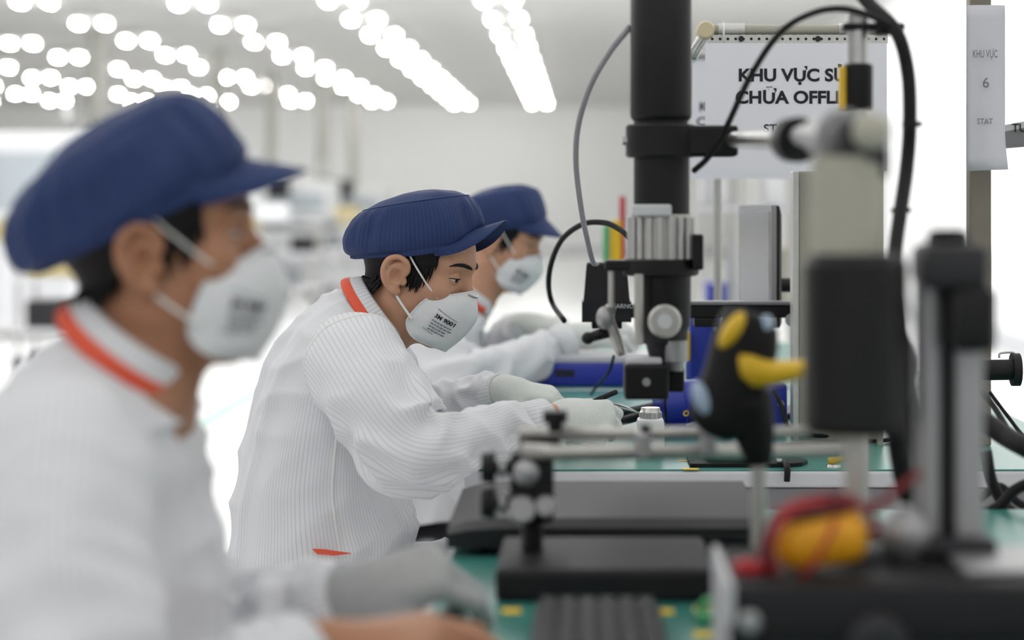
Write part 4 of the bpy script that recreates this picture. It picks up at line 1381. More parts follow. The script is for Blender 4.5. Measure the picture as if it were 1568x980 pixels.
# ------------------------------------------------------------------ dark instrument box at the lower right
bxL, bxF, bxB = 0.1175, 1.60, 1.78
zt = bar_z(838, 1.78)
root = thing('power_supply', 'wide dark instrument box with pale side and round screw', 'instrument', (0.36, 1.69, DZ))
MB().box((bxL + 0.004, bxF, DZ + 0.008), (0.66, bxB, zt), 0.006).build('case', M['dcase'], root, True, 40)
MB().box((bxL, bxF - 0.002, DZ + 0.004), (bxL + 0.006, bxB + 0.002, zt + 0.002), 0.002).build('side_plate', M['lgrey'], root)
MB().box((bxL + 0.002, bxF - 0.006, DZ + 0.004), (0.66, bxF, zt - 0.03), 0.002).build('front_panel', M['black'], root)
MB().lathe((bx(1146, 1.6), bxF - 0.006, bar_z(950, 1.6)), (bx(1146, 1.6), bxF - 0.014, bar_z(950, 1.6)), [(0, 0.009), (0.6, 0.009), (1, 0.006)], 20).build('thumb_screw', M['silver'], root, True, 30)
MB().lathe((bx(1340, 1.6), bxF - 0.006, bar_z(985, 1.6)), (bx(1340, 1.6), bxF - 0.024, bar_z(985, 1.6)), [(0, 0.026), (0.8, 0.024), (1, 0.018)], 28).build('dial', M['dgrey'], root, True, 30)
for fx in (bxL + 0.03, 0.63):
    for fy in (bxF + 0.03, bxB - 0.03):
        MB().cyl((fx, fy, DZ), (fx, fy, DZ + 0.009), 0.01, n=10).build('foot', M['rubber'], root)
MB().lathe((bx(1386, 1.72), 1.72, zt), (bx(1386, 1.72), 1.72, zt + 0.046), [(0, 0.012), (0.18, 0.014), (0.3, 0.021), (0.6, 0.022), (0.85, 0.016), (1, 0.006)], 22).build('round_knob', M['silver'], root, True)
MB().box((bx(1450, 1.72), 1.64, zt), (0.62, 1.755, zt + 0.006), 0.003).build('lit_top_sheet', M['silver'], root)  # silver sheet added to give the box top its lit look

# multimeter on the box with its red leads wound round
mz = zt
mc = np.array([bx(1257, 1.66), 1.66, mz + 0.028])
root = thing('multimeter', 'amber multimeter wrapped in its red test leads on the dark instrument', 'multimeter', (mc[0], mc[1], mz))
Rm = np.array(Matrix.Rotation(math.radians(-9), 3, 'Y') @ Matrix.Rotation(math.radians(14), 3, 'X'))
body = MB().box(mc - np.array([0.0395, 0.020, 0.0235]), mc + np.array([0.0395, 0.020, 0.0235]), 0.0175, Rm).build('holster', M['amber'], root, True)
fcen = mc + Rm @ np.array([0, 0.003, 0.0230])
MB().box(fcen - np.array([0.026, 0.012, 0.002]), fcen + np.array([0.026, 0.012, 0.002]), 0.002, Rm).build('meter_face', M['dgrey'], body)
f2 = mc + Rm @ np.array([-0.010, 0.004, 0.0255])
MB().box(f2 - np.array([0.012, 0.008, 0.001]), f2 + np.array([0.012, 0.008, 0.001]), 0.001, Rm).build('display', M['silver'], body)
f3 = mc + Rm @ np.array([0.016, 0.003, 0.024]); f4 = mc + Rm @ np.array([0.016, 0.003, 0.029])
MB().cyl(f3, f4, 0.008, n=18).build('selector', M['black'], body, True, 30)
def lead(offs, mk, r=0.0026):
    MB().tube([mc + np.array(q) for q in offs], r, 8, 50).build('test_lead', M[mk], root, True)
lead([(-0.046, -0.02, -0.028), (-0.050, -0.022, -0.005), (-0.040, -0.02, 0.022), (-0.015, -0.012, 0.033), (0.018, -0.01, 0.036), (0.040, -0.012, 0.022), (0.046, -0.01, 0.0)], 'dred', 0.0034)
lead([(-0.044, -0.024, -0.026), (-0.044, -0.03, 0.0), (-0.032, -0.026, 0.020), (-0.008, -0.018, 0.028), (0.022, -0.016, 0.030), (0.048, 0.0, 0.028), (0.066, 0.01, 0.040), (0.086, 0.02, 0.052)], 'dred', 0.0034)
lead([(-0.047, -0.018, -0.024), (-0.041, -0.030, 0.006), (-0.028, -0.022, 0.028), (0.004, -0.01, 0.032)], 'red', 0.003)
lead([(0.010, -0.022, 0.018), (0.000, -0.034, 0.002), (-0.010, -0.034, -0.014), (-0.018, -0.026, -0.027)], 'red', 0.0022)
MB().box((bx(1122, 1.66), 1.64, mz), (bx(1190, 1.66), 1.658, mz + 0.012), 0.004).build('probe_grip', M['red'], root, True, 40)

# ------------------------------------------------------------------ barcode scanner on its stand
Y = 2.06
root = thing('barcode_scanner', 'black and yellow handheld scanner resting head down in a rod stand', 'scanner', (bx(1160, Y), Y, DZ))
sec = [((1142, 478), 20, 0.016), ((1138, 490), 44, 0.026), ((1128, 530), 52, 0.030), ((1114, 575), 50, 0.031), ((1100, 618), 50, 0.030), ((1088, 652), 46, 0.026), ((1082, 668), 22, 0.016)]
rows = []
axis2 = _nz(np.array([1142 - 1078, 0, -(484 - 655)]))
perp = np.array([axis2[2], 0, -axis2[0]])
for (q, w, dd) in sec:
    c = P(q[0] + 12, q[1], Y)
    t = np.linspace(0, 2 * np.pi, 28, endpoint=False)
    ca, sa = np.sign(np.cos(t)) * np.abs(np.cos(t)) ** 0.75, np.sign(np.sin(t)) * np.abs(np.sin(t)) ** 0.75
    rows.append(c + np.outer(ca * L(w, Y), perp) + np.outer(sa * dd, np.array([0, 1.0, 0])))
mb = MB(); mb.loft(catmull(np.array(rows).reshape(len(rows), -1), 24).reshape(24, 28, 3)); head = mb.build('scanner_head', M['rubber'], root, True)
def slab(pts, y0, th_, name, material, par):
    MB().prism([np.array([bx(a, y0), y0, bar_z(b, y0)]) for a, b in pts], (0, th_, 0)).build(name, material, par)
Rt = np.array(Matrix.Rotation(math.radians(33), 3, 'Y'))
MB().ball(P(1121, 506, Y - 0.024), (0.0095, 0.012, 0.022), 16, 10, Rt).build('yellow_bumper', M['yellow'], head, True)
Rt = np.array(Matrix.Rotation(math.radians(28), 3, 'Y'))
MB().ball(P(1166, 507, Y - 0.016), (0.010, 0.010, 0.018), 16, 10, Rt).build('upper_blue_patch', M['paleblue'], head, True)  # pale blue oval patch near the top of the head
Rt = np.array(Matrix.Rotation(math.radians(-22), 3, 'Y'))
MB().ball(P(1075, 611, Y - 0.020), (0.009, 0.010, 0.020), 16, 10, Rt).build('lower_blue_patch', M['paleblue'], head, True)  # second pale blue oval patch, lower left on the head
rows = []
for (px, py, w, dd) in ((1126, 548, 8, 0.006), (1133, 558, 22, 0.016), (1150, 566, 28, 0.018), (1180, 572, 20, 0.016), (1210, 568, 17, 0.014), (1240, 562, 11, 0.010), (1250, 560, 4, 0.004)):
    c = P(px, py, Y - 0.02)
    t = np.linspace(0, 2 * np.pi, 20, endpoint=False)
    rows.append(c + np.outer(np.cos(t) * L(w, Y), np.array([0, 0, 1.0])) + np.outer(np.sin(t) * dd, np.array([0, 1.0, 0])))
mb = MB(); mb.loft(rows); mb.build('yellow_trigger', M['yellow'], head, True)
MB().tube([P(1140, 610, Y), P(1152, 650, Y), P(1160, 690, Y), P(1162, 712, Y)], [0.030, 0.024, 0.017, 0.012], 16, 14).build('scanner_grip', M['rubber'], root, True)
MB().cyl((bx(1161, Y), Y, DZ + 0.012), (bx(1161, Y), Y, bar_z(690, Y)), 0.0082, n=16).build('stand_rod', M['satin'], root, True, 30)
MB().lathe((bx(1161, Y), Y, DZ), (bx(1161, Y), Y, DZ + 0.012), [(0, 0.036), (0.6, 0.036), (1, 0.022)], 24).build('stand_base', M['dgrey'], root, True, 30)

# ------------------------------------------------------------------ holder with two horizontal rods
Y = 2.18
z = lambda y: bar_z(y, Y)
root = thing('board_holder', 'clamp stand with two grey horizontal rods and black thumbscrews', 'clamp stand', (bx(808, Y), Y, DZ))
MB().tube([P(795, 664, Y), P(1240, 662, Y + 0.02)], 0.0072, 14).build('upper_rod', M['satin'], root, True)
MB().tube([P(800, 690, Y - 0.03), P(850, 693, Y - 0.03), P(1300, 690, Y - 0.01)], 0.0088, 14).build('lower_rod', M['satin'], root, True)
MB().box((bx(796, Y), Y - 0.02, z(682)), (bx(858, Y), Y + 0.015, z(670)), 0.003).build('rod_seat', M['black'], root)
MB().lathe((bx(850, Y), Y, z(660)), (bx(850, Y), Y, z(629)), [(0, 0.008), (0.4, 0.008), (0.42, 0.0135), (1, 0.0135)], 18).build('thumbscrew', M['black'], root, True, 30)
for px, py in ((985, 660), (1084, 656)):
    cl = MB().box((bx(px - 12, Y), Y - 0.04, z(py + 38)), (bx(px + 10, Y), Y + 0.025, z(py - 4)), 0.004).build('rod_clamp', M['silver'], root)
    MB().cyl((bx(px + 2, Y), Y - 0.03, z(py + 5)), (bx(px + 2, Y), Y - 0.03, z(py - 14)), 0.006, n=14).build('clamp_screw', M['black'], cl, True, 30)
MB().box((bx(782, Y), Y - 0.03, z(796)), (bx(848, Y), Y + 0.03, z(690)), 0.005).build('clamp_body', M['black'], root)
MB().ball(P(806, 724, Y - 0.035), 0.0145, 18, 12).build('ball_joint', M['silver'], root, True)
for py in (714, 768):
    kn = MB().lathe((bx(786, Y), Y - 0.01, z(py)), (bx(738, Y), Y - 0.01, z(py)), [(0, 0.007), (0.55, 0.007), (0.56, 0.018), (1, 0.016)], 20).build('side_knob', M['black'], root, True, 30)
    MB().cyl((bx(775, Y), Y - 0.01, z(py)), (bx(765, Y), Y - 0.01, z(py)), 0.011, n=16).build('knob_washer', M['silver'], kn, True, 30)
MB().lathe(P(800, 780, Y - 0.03), P(800, 780, Y - 0.05), [(0, 0.016), (1, 0.013)], 18).build('lower_screw', M['silver'], root, True, 30)
MB().lathe(P(835, 775, Y - 0.03), P(835, 775, Y - 0.05), [(0, 0.012), (1, 0.010)], 18).build('lower_screw', M['silver'], root, True, 30)
MB().cyl((bx(815, Y), Y, DZ + 0.034), (bx(815, Y), Y, z(790)), 0.012, n=16).build('support_post', M['black'], root, True, 30)
MB().box((bx(765, Y), 2.06, DZ), (bx(1085, Y), 2.27, DZ + 0.034), 0.006).build('stand_base', M['dcase'], root)

# ------------------------------------------------------------------ flat dark case and keyboard on the near bench
x0, x1 = -0.150, 0.215
prof = [(2.33, DZ + 0.01), (2.325, DZ + 0.034), (2.345, DZ + 0.043), (2.64, DZ + 0.046), (2.66, DZ + 0.038), (2.66, DZ + 0.01)]
root = thing('equipment_case', 'low dark case with chamfered end on the near green mat', 'case', ((x0 + x1) / 2, 2.5, DZ))
rows = []
for x, k in ((x0 - 0.006, 0.72), (x0 + 0.015, 0.88), (x0 + 0.05, 1.0), (x1, 1.0)):
    rows.append([(x, y, DZ + 0.01 + (zz - DZ - 0.01) * k) for y, zz in prof])
mb = MB(); mb.loft(rows); mb.build('case_shell', M['gcase'], root)
MB().box((x0 + 0.06, 2.32, DZ + 0.012), (x1 - 0.01, 2.332, DZ + 0.028), 0.003).build('front_recess', M['black'], root)
for fx in (x0 + 0.03, x1 - 0.03):
    for fy in (2.36, 2.62):
        MB().cyl((fx, fy, DZ), (fx, fy, DZ + 0.011), 0.009, n=10).build('foot', M['rubber'], root)

kx0, kx1, ky0, ky1 = bx(818, 1.95), bx(1012, 1.95), 1.53, 1.975
root = thing('keyboard', 'black keyboard lying lengthwise on the near green mat', 'keyboard', ((kx0 + kx1) / 2, (ky0 + ky1) / 2, DZ))
MB().box((kx0, ky0, DZ), (kx1, ky1, DZ + 0.018), 0.005).build('keyboard_body', M['dcase'], root)
mbk = MB().box((-0.0078, -0.0078, 0), (0.0078, 0.0078, 0.008), 0.002)
key0 = None
for r in range(6):
    for c in range(22):
        x = kx0 + 0.014 + r * (kx1 - kx0 - 0.028) / 5
        y = ky0 + 0.016 + c * (ky1 - ky0 - 0.032) / 21
        if key0 is None:
            mbk.v = [mbk.v[0] + ORG[root.name]]
            key0 = mbk.build('key', M['dgrey'], root)
            o = key0
        else:
            o = key0.copy(); COL.objects.link(o); o.parent = root
        o.location = np.array([x, y, DZ + 0.017]) - ORG[root.name]
# tape marks and a little green board on the near mat
for i, (px, py) in enumerate(((783, 936), (1016, 937), (1077, 934), (1078, 972))):
    Yt = (CAMZ - DZ) * FPX / (py - VY)
    x = bx(px, Yt)
    solo(MB().box((x - 0.010, Yt - 0.012, DZ), (x + 0.010, Yt + 0.012, DZ + 0.0008)), 'tape_mark', M['tape'],
         ('yellow tape mark between the grey glove and the keyboard', 'yellow tape mark just right of the keyboard', 'yellow tape mark behind the green clip', 'yellow tape mark in front of the green clip')[i], 'tape', 'yellow tape marks')
Yt = 1.97
root = thing('green_clip', 'small green plastic clip beside the pale instrument side', 'clip', (bx(1085, Yt), Yt, DZ))
MB().box((bx(1066, Yt), Yt - 0.02, DZ), (bx(1104, Yt), Yt + 0.015, DZ + 0.01), 0.003).build('clip_jaw', M['green'], root)
MB().tube([(bx(1070, Yt), Yt, DZ + 0.012), (bx(1085, Yt), Yt - 0.005, DZ + 0.022), (bx(1102, Yt), Yt, DZ + 0.012)], 0.004, 8, 12).build('clip_spring', M['green'], root, True)

# ------------------------------------------------------------------ things on the middle bench
# white pump bottle with steel cap
Y = 3.30
cx = bx(996, Y)
root = thing('dispenser_bottle', 'white plastic dispenser bottle with a steel screw cap', 'bottle', (cx, Y, DZ))
MB().box((cx - 0.0225, Y - 0.0225, DZ), (cx + 0.0225, Y + 0.0225, bar_z(640, Y)), 0.006).build('bottle_body', M['bottle'], root, True, 40)
cp = MB().lathe((cx, Y, bar_z(641, Y)), (cx, Y, bar_z(624, Y)), [(0, 0.0165), (0.12, 0.018), (0.6, 0.018), (0.72, 0.0165), (1, 0.0155)], 28).build('bottle_cap', M['steel'], root, True, 30)
for k in range(16):
    a = 2 * math.pi * k / 16
    q = (cx + 0.018 * math.cos(a), Y + 0.018 * math.sin(a))
    MB().cyl((q[0], q[1], bar_z(639, Y)), (q[0], q[1], bar_z(631, Y)), 0.0012, n=6).build('cap_ridge', M['steel'], cp)

# hand tools held by the worker
solo(MB().tube([P(905, 618, 3.14), P(918, 611, 3.145), P(944, 600, 3.16)], [0.0045, 0.0048, 0.004], 10, 12), 'pen_probe', M['rubber'], 'short black pen probe held in the gloved hand', 'tool', smooth=True, base=P(918, 611, 3.145))
root = thing('tweezers', 'thin steel tweezers lying across the black hoses', 'tweezers', P(955, 626, 3.42))
for s in (-1, 1):
    MB().tube([P(930, 619 - s, 3.42), P(950, 622 - 2 * s, 3.42), P(978, 632, 3.41)], [0.0012, 0.0024, 0.0008], 6, 10).build('tweezer_arm', M['steel'], root, True)
# black hoses running behind the hand
for i, pts in enumerate(([(908, 634, 3.46), (945, 634, 3.55), (985, 626, 3.68), (1020, 618, 3.8)], [(912, 646, 3.42), (945, 646, 3.50), (985, 636, 3.62), (1022, 630, 3.74)])):
    w = [P(*q) for q in pts]
    for q in w: q[2] = max(q[2], DZ + 0.0095)
    solo(MB().tube(w, 0.0085, 12, 30), 'rubber_hose', M['rubber'], ('upper black hose running from the glove to the blue holder', 'lower black hose running from the glove to the blue holder')[i], 'hose', 'black hoses on the bench', smooth=True)

# blue soldering iron holder
Y = 3.62
a = np.array([bx(1008, Y), Y, DZ + 0.045]); b = np.array([bx(1078, Y), Y + 0.02, DZ + 0.060])
root = thing('soldering_holder', 'blue soldering iron holder with yellow letter and brass wool cup', 'holder', (bx(1050, Y), Y, DZ))
body = MB().lathe(a, b, [(0, 0.036), (0.06, 0.043), (0.45, 0.046), (0.5, 0.041), (0.9, 0.036), (1, 0.030)], 34).build('holder_cone', M['blue'], root, True, 40)
MB().tube([a + np.array([0.012, -0.044, 0.04]), a + np.array([0.010, -0.056, 0.01]), a + np.array([0.014, -0.050, -0.03]), a + np.array([0.02, -0.04, -0.044])], 0.0022, 8, 20).build('holder_cord', M['rubber'], body, True)
mb = MB(); put_text(mb, 'O', 0.014, np.array([bx(1046, 3.56), 3.572, bar_z(638, 3.56)]), np.array([1, 0, 0]), np.array([0.1, 0, 1.0]), 0.0006)
mb.build('yellow_letter', M['yellow'], body)
MB().box((bx(1010, Y), Y - 0.045, DZ), (bx(1120, Y), Y + 0.05, DZ + 0.012), 0.004).build('holder_base', M['blue'], root)
MB().box((bx(1012, Y), Y - 0.02, DZ + 0.01), (bx(1050, Y), Y + 0.02, DZ + 0.03), 0.004).build('holder_neck', M['blue'], root)
cup = MB().cyl((bx(1096, Y), Y - 0.02, DZ + 0.010), (bx(1096, Y), Y - 0.02, DZ + 0.024), 0.029, n=26).build('wool_cup', M['blue'], root, True, 30)
v = MB().ball((0, 0, 0), (0.027, 0.026, 0.020), 48, 30)
vv = v.v[0]; nn = vv / np.linalg.norm(vv, axis=1, keepdims=True)
v.v = [vv + nn * (0.0028 * (1 - 2 * np.abs(wob(nn, 7, 5))) + 0.0022 * wob(nn, 16, 6))[:, None] + np.array([bx(1096, Y), Y - 0.02, DZ + 0.030])]
v.build('brass_wool', M['brass'], cup)
# blue heater stations
def station(px0, px1, py0, Yf, dep, label, knob=True):
    xa, xb = bx(px0, Yf), bx(px1, Yf)
    root = thing('soldering_station', label, 'station', ((xa + xb) / 2, Yf + dep / 2, DZ), 'blue stations on the benches')
    zt_ = bar_z(py0, Yf)
    c = MB().box((xa, Yf, DZ + 0.006), (xb, Yf + dep, zt_), 0.006).build('station_case', M['blue'], root, True, 40)
    MB().box((xa + 0.004, Yf - 0.003, DZ + 0.012), (xa + (xb - xa) * 0.35, Yf + 0.001, DZ + 0.04), 0.001).build('front_panel', M['black'], c)
    if knob:
        MB().cyl((xb - 0.012, Yf, zt_ - 0.035), (xb - 0.012, Yf - 0.008, zt_ - 0.035), 0.006, n=14).build('socket', M['silver'], c, True, 30)
    MB().box((xa + 0.004, Yf + 0.004, DZ), (xb - 0.004, Yf + dep - 0.004, DZ + 0.008)).build('foot_pad', M['rubber'], root)
    return root
station(1138, 1206, 588, 3.56, 0.20, 'tall blue station behind the scanner grip')
station(1056, 1106, 478, 4.15, 0.18, 'blue station with yellow trim below the black microscope arm')
q = P(1052, 530, 4.14)
solo(MB().box((q[0] - 0.006, 4.135, q[2] - 0.03), (q[0] + 0.006, 4.148, q[2] + 0.03), 0.003), 'yellow_marker', M['yellow'], 'upright yellow strip on the blue station below the arm', 'marker')
# dark stand tray with black block
Y = 3.14
root = thing('tool_tray', 'flat black tray with rounded end and a low block at the bench edge', 'tray', (bx(1145, Y), 3.2, DZ))
pts = [(bx(1056, Y), 3.125, DZ), (bx(1205, Y), 3.125, DZ), (bx(1228, Y), 3.14, DZ), (bx(1240, Y), 3.17, DZ), (bx(1232, Y), 3.22, DZ), (bx(1200, Y), 3.24, DZ), (bx(1056, Y), 3.24, DZ)]
MB().prism(pts, (0, 0, 0.006)).build('tray_plate', M['rubber'], root)
MB().box((bx(1082, Y), 3.145, DZ + 0.006), (bx(1165, Y), 3.22, DZ + 0.024), 0.005).build('tray_block', M['dcase'], root, True, 40)
MB().box((bx(1188, Y), 3.13, DZ + 0.006), (bx(1200, Y), 3.15, DZ + 0.012), 0.002).build('tray_clip', M['steel'], root)
for i, (px, py, w) in enumerate(((1046, 706, 16), (1058, 718.5, 24))):
    Yt = (CAMZ - DZ) * FPX / (py - VY)
    x = bx(px, Yt)
    solo(MB().box((x - L(w / 2, Yt), Yt - 0.006, DZ), (x + L(w / 2, Yt), Yt + 0.008, DZ + 0.0008)), 'tape_mark', M['tape'],
         ('short yellow tape mark left of the black tray', 'longer yellow tape mark at the bench edge by the tray corner')[i], 'tape', 'yellow tape marks')
Yt = 3.135
root = thing('spring_clip', 'yellow lever clip on a small steel disc at the bench edge', 'clip', (bx(1278, Yt), Yt, DZ))
MB().lathe((bx(1277, Yt), Yt, DZ), (bx(1277, Yt), Yt, DZ + 0.004), [(0, 0.011), (1, 0.009)], 20).build('clip_disc', M['steel'], root, True, 30)
MB().tube([(bx(1268, Yt), Yt, DZ + 0.009), (bx(1280, Yt), Yt, DZ + 0.011), (bx(1300, Yt), Yt + 0.004, DZ + 0.014)], [0.006, 0.0055, 0.003], 10, 12).build('clip_lever', M['yellow'], root, True)
# black plug hanging over the edge
solo(MB().tube([(bx(1190, 3.3), 3.3, DZ + 0.010), (bx(1196, 3.2), 3.2, DZ + 0.012), (bx(1205, 3.09), 3.09, DZ + 0.006), (bx(1205, 3.085), 3.085, DZ - 0.016)], [0.004, 0.004, 0.005, 0.005], 8, 20), 'plug_cable', M['rubber'], 'black cable end drooping over the bench edge', 'cable', smooth=True)
solo(MB().tube([(bx(1175, 3.35), 3.35, DZ + 0.005), (bx(1250, 3.4), 3.4, DZ + 0.006), (bx(1310, 3.42), 3.42, DZ + 0.005), (bx(1420, 3.5), 3.5, DZ + 0.005)], 0.004, 8, 30), 'bench_cable', M['rubber'], 'black cable lying flat along the bench behind the tray', 'cable', smooth=True)
solo(MB().tube([(bx(1185, 3.52), 3.52, bar_z(598, 3.52)), (bx(1196, 3.5), 3.5, bar_z(620, 3.5)), (bx(1215, 3.48), 3.48, bar_z(660, 3.48)), (bx(1290, 3.5), 3.5, DZ + 0.005)], 0.004, 8, 30), 'station_cable', M['rubber'], 'black cable dropping from the tall blue station', 'cable', smooth=True)

# microscope of the middle bench: black head with lettering, arm and post
Y = 3.68
z = lambda y: bar_z(y, Y)
root = thing('camera_microscope', 'black tapered camera head on a long black arm above the bench', 'microscope', (bx(1262, Y), Y, DZ))
hx0, hx1 = bx(891, Y), bx(966, Y)
rows = []
for zz, e, yy in ((z(491), 0.0, 0.05), (z(461), 0.0, 0.05), (z(460), 0.003, 0.047), (z(405), 0.0085, 0.040), (z(402), 0.011, 0.037)):
    rows.append([(hx0 + e, Y - yy, zz), (hx1 - e, Y - yy, zz), (hx1 - e, Y + yy, zz), (hx0 + e, Y + yy, zz)])
mb = MB(); mb.loft(rows); hd = mb.build('camera_head', M['dcase'], root)
MB().box((bx(906, Y), Y - 0.03, z(502)), (bx(952, Y), Y + 0.03, z(491)), 0.002).build('lens_ring', M['black'], hd)
mb = MB(); put_text(mb, 'GARNO', 0.0115, np.array([bx(936, Y - 0.05), Y - 0.0505, bar_z(472, Y - 0.05)]), np.array([1, 0, 0]), np.array([0, 0, 1.0]))
mb.build('brand_lettering', M['lgrey'], hd)
MB().box((bx(960, Y), Y - 0.02, z(486)), (bx(1262, Y), Y + 0.02, z(466)), 0.003).build('arm', M['black'], root)
MB().box((bx(1050, Y), Y - 0.024, z(466)), (bx(1236, Y), Y + 0.03, z(461)), 0.001).build('arm_cover', M['grey'], root)
MB().box((bx(1062, Y), Y - 0.02, z(500)), (bx(1100, Y), Y + 0.02, z(486)), 0.003).build('arm_block', M['black'], root)
MB().cyl((bx(1270, Y), Y, DZ + 0.015), (bx(1270, Y), Y, z(420)), 0.018, n=20).build('post', M['black'], root, True, 30)
MB().box((bx(1236, Y), Y - 0.08, DZ), (bx(1330, Y), Y + 0.08, DZ + 0.015), 0.004).build('post_base', M['dgrey'], root)
MB().lathe(P(1212, 490, Y), P(1212, 490, Y - 0.04), [(0, 0.012), (1, 0.012)], 18).build('arm_knob', M['silver'], root, True, 30)
# ring light hose from the head, arching up
hose = [P(985, 385, 3.5), P(962, 362, 3.52), P(945, 349, 3.55), P(925, 341, 3.58), P(893, 343, 3.62), P(862, 365, 3.68), P(845, 400, 3.74), P(840, 435, 3.78), P(846, 465, 3.82), P(864, 491, 3.70)]
solo(MB().tube(hose, 0.0052, 10, 60), 'light_hose', M['rubber'], 'glossy black hose arching beside the tapered camera head', 'hose', smooth=True)
# yellow and green bound folders behind
for i, (pa, pb, y0, y1, mk, lab) in enumerate(((934, 952, 338, 402, 'yellow', 'yellow folder standing behind the microscope tube'), (924, 932, 345, 402, 'green', 'thin green folder beside the yellow folder'), (950, 958, 300, 402, 'red', 'thin red folder behind the microscope tube'))):
    Yq = 5.6
    o = solo(MB().box((bx(pa, Yq), Yq, 1.0), (bx(pb, Yq), Yq + 0.2, bar_z(y0, Yq)), 0.003), 'upright_folder', M[mk], lab, 'folder', 'folders on the rear shelf')
Yq = 5.6
root = thing('rear_shelf', 'small pale shelf on the farther bench holding bright folders', 'shelf', (bx(975, Yq), Yq + 0.1, DZ))
MB().box((bx(905, Yq), Yq - 0.02, 0.985), (bx(1045, Yq), Yq + 0.24, 1.0), 0.003).build('shelf_board', M['lgrey'], root)
for px in (908, 1042):
    for dy in (0.0, 0.22):
        MB().box((bx(px, Yq) - 0.008, Yq + dy - 0.008, DZ), (bx(px, Yq) + 0.008, Yq + dy + 0.008, 0.985)).build('shelf_leg', M['satin'], root)

# monitor seen almost edge on
pn, pf_ = np.array([bx(1181, 3.75), 3.75]), np.array([bx(1131, 4.07), 4.07])
dirv = (pf_ - pn) / np.linalg.norm(pf_ - pn)
nrm2 = np.array([dirv[1], -dirv[0]]); nrm2 = nrm2 if nrm2[0] > 0 else -nrm2      # towards the back of the monitor
zt_, zb_ = bar_z(314, 3.75), 0.93
root = thing('monitor', 'thin silver monitor seen nearly edge on beyond the microscope', 'monitor', (pn[0] + 0.03, 3.86, DZ))
def mslab(o0, o1, a0, a1, zlo, zhi):
    q = lambda a, o: np.array([*(pn + (pf_ - pn) * a + nrm2 * o), zlo])
    return MB().prism([q(a0, o0), q(a1, o0), q(a1, o1), q(a0, o1)], (0, 0, zhi - zlo))
fr = mslab(0.0, 0.010, 0, 1, zb_, zt_).build('monitor_frame', M['silver'], root)
mslab(-0.001, 0.0005, 0.04, 0.96, zb_ + 0.02, zt_ - 0.012).build('screen', M['screen'], fr)
rows = []
for o, ins in ((0.010, 0.0), (0.016, 0.004), (0.022, 0.03), (0.024, 0.06)):
    q = lambda a: pn + (pf_ - pn) * a + nrm2 * o
    p0, p1 = q(0 + ins), q(1 - ins)
    rows.append([(p0[0], p0[1], zb_ + ins * 0.3), (p1[0], p1[1], zb_ + ins * 0.3), (p1[0], p1[1], zt_ - ins * 0.6), (p0[0], p0[1], zt_ - ins * 0.6)])
mb = MB(); mb.loft(rows); mb.build('monitor_back', M['black'], root)
mpt = (pn + pf_) / 2
MB().tube([(mpt[0] + 0.02, mpt[1], bar_z(438, 3.86)), (mpt[0] + 0.10, mpt[1], bar_z(438, 3.86))], 0.014, 12).build('monitor_arm', M['dgrey'], root, True)
MB().cyl((mpt[0] + 0.10, mpt[1], DZ + 0.012), (mpt[0] + 0.10, mpt[1], bar_z(425, 3.86)), 0.015, n=18).build('monitor_post', M['dgrey'], root, True, 30)
MB().box((mpt[0] + 0.03, mpt[1] - 0.08, DZ), (mpt[0] + 0.17, mpt[1] + 0.08, DZ + 0.012), 0.004).build('monitor_foot', M['dgrey'], root)

# ------------------------------------------------------------------ sign frame of pipes and a perforated strip
Y = 3.42
z = lambda y: bar_z(y, Y)
root = thing('pipe_rack', 'pipe rack with ivory end cap and perforated steel strip above the bench', 'rack', (bx(1350, Y), Y, DZ))
pp = MB().cyl((bx(1082, Y), Y, z(46)), (bx(1358, Y), Y, z(46)), 0.0088, n=20).build('top_pipe', M['beige'], root, True, 30)
MB().cyl((bx(1100, Y), Y, z(46)), (bx(1140, Y), Y, z(46)), 0.0112, n=20).build('pipe_joint', M['galv'], pp, True, 30)
MB().cyl((bx(1284, Y), Y, z(46)), (bx(1330, Y), Y, z(46)), 0.0112, n=20).build('pipe_joint', M['galv'], pp, True, 30)
MB().lathe((bx(1080, Y), Y - 0.02, z(47)), (bx(1080, Y), Y + 0.02, z(47)), [(0, 0.0125), (0.12, 0.0155), (1, 0.0155)], 26).build('end_cap', M['ivory'], pp, True, 40)
MB().cyl((bx(1078, Y), Y + 0.02, z(50)), (bx(1060, Y + 0.6), Y + 0.6, z(50)), 0.009, n=16).build('back_pipe', M['satin'], root, True, 30)
MB().tube([(bx(1080, Y), Y + 0.01, z(54)), (bx(1068, Y), Y + 0.02, z(72)), (bx(1062, Y), Y + 0.03, z(84))], 0.010, 12, 10).build('elbow', M['steel'], root, True)
# perforated strip: real holes
sx0, sx1, sz0, sz1 = bx(1084, Y), bx(1358, Y), z(67), z(54)
mb = MB()
nh = 23
pit = (sx1 - sx0) / nh
zc = (sz0 + sz1) / 2
hr = 0.0026
for i in range(nh):
    xa, xb = sx0 + i * pit, sx0 + (i + 1) * pit
    xc = (xa + xb) / 2
    n = 12
    inner = [(xc + hr * math.cos(2 * math.pi * k / n + math.pi / n), zc + hr * math.sin(2 * math.pi * k / n + math.pi / n)) for k in range(n)]
    outer = []
    for k in range(n):
        ca, sa = math.cos(2 * math.pi * k / n + math.pi / n), math.sin(2 * math.pi * k / n + math.pi / n)
        s = min((pit / 2) / max(abs(ca), 1e-6), ((sz1 - sz0) / 2) / max(abs(sa), 1e-6))
        outer.append((xc + s * ca, zc + s * sa))
    for yy in (Y - 0.012, Y - 0.0105):
        vv = [(a, yy, b) for a, b in inner + outer]
        mb.add(vv, [(k, (k + 1) % n, n + (k + 1) % n, n + k) for k in range(n)])
strip = mb.build('perforated_strip', M['galv'], root)
MB().box((sx0, Y - 0.0095, sz0), (sx1, Y - 0.008, sz1)).build('strip_backing', M['dgrey'], strip)
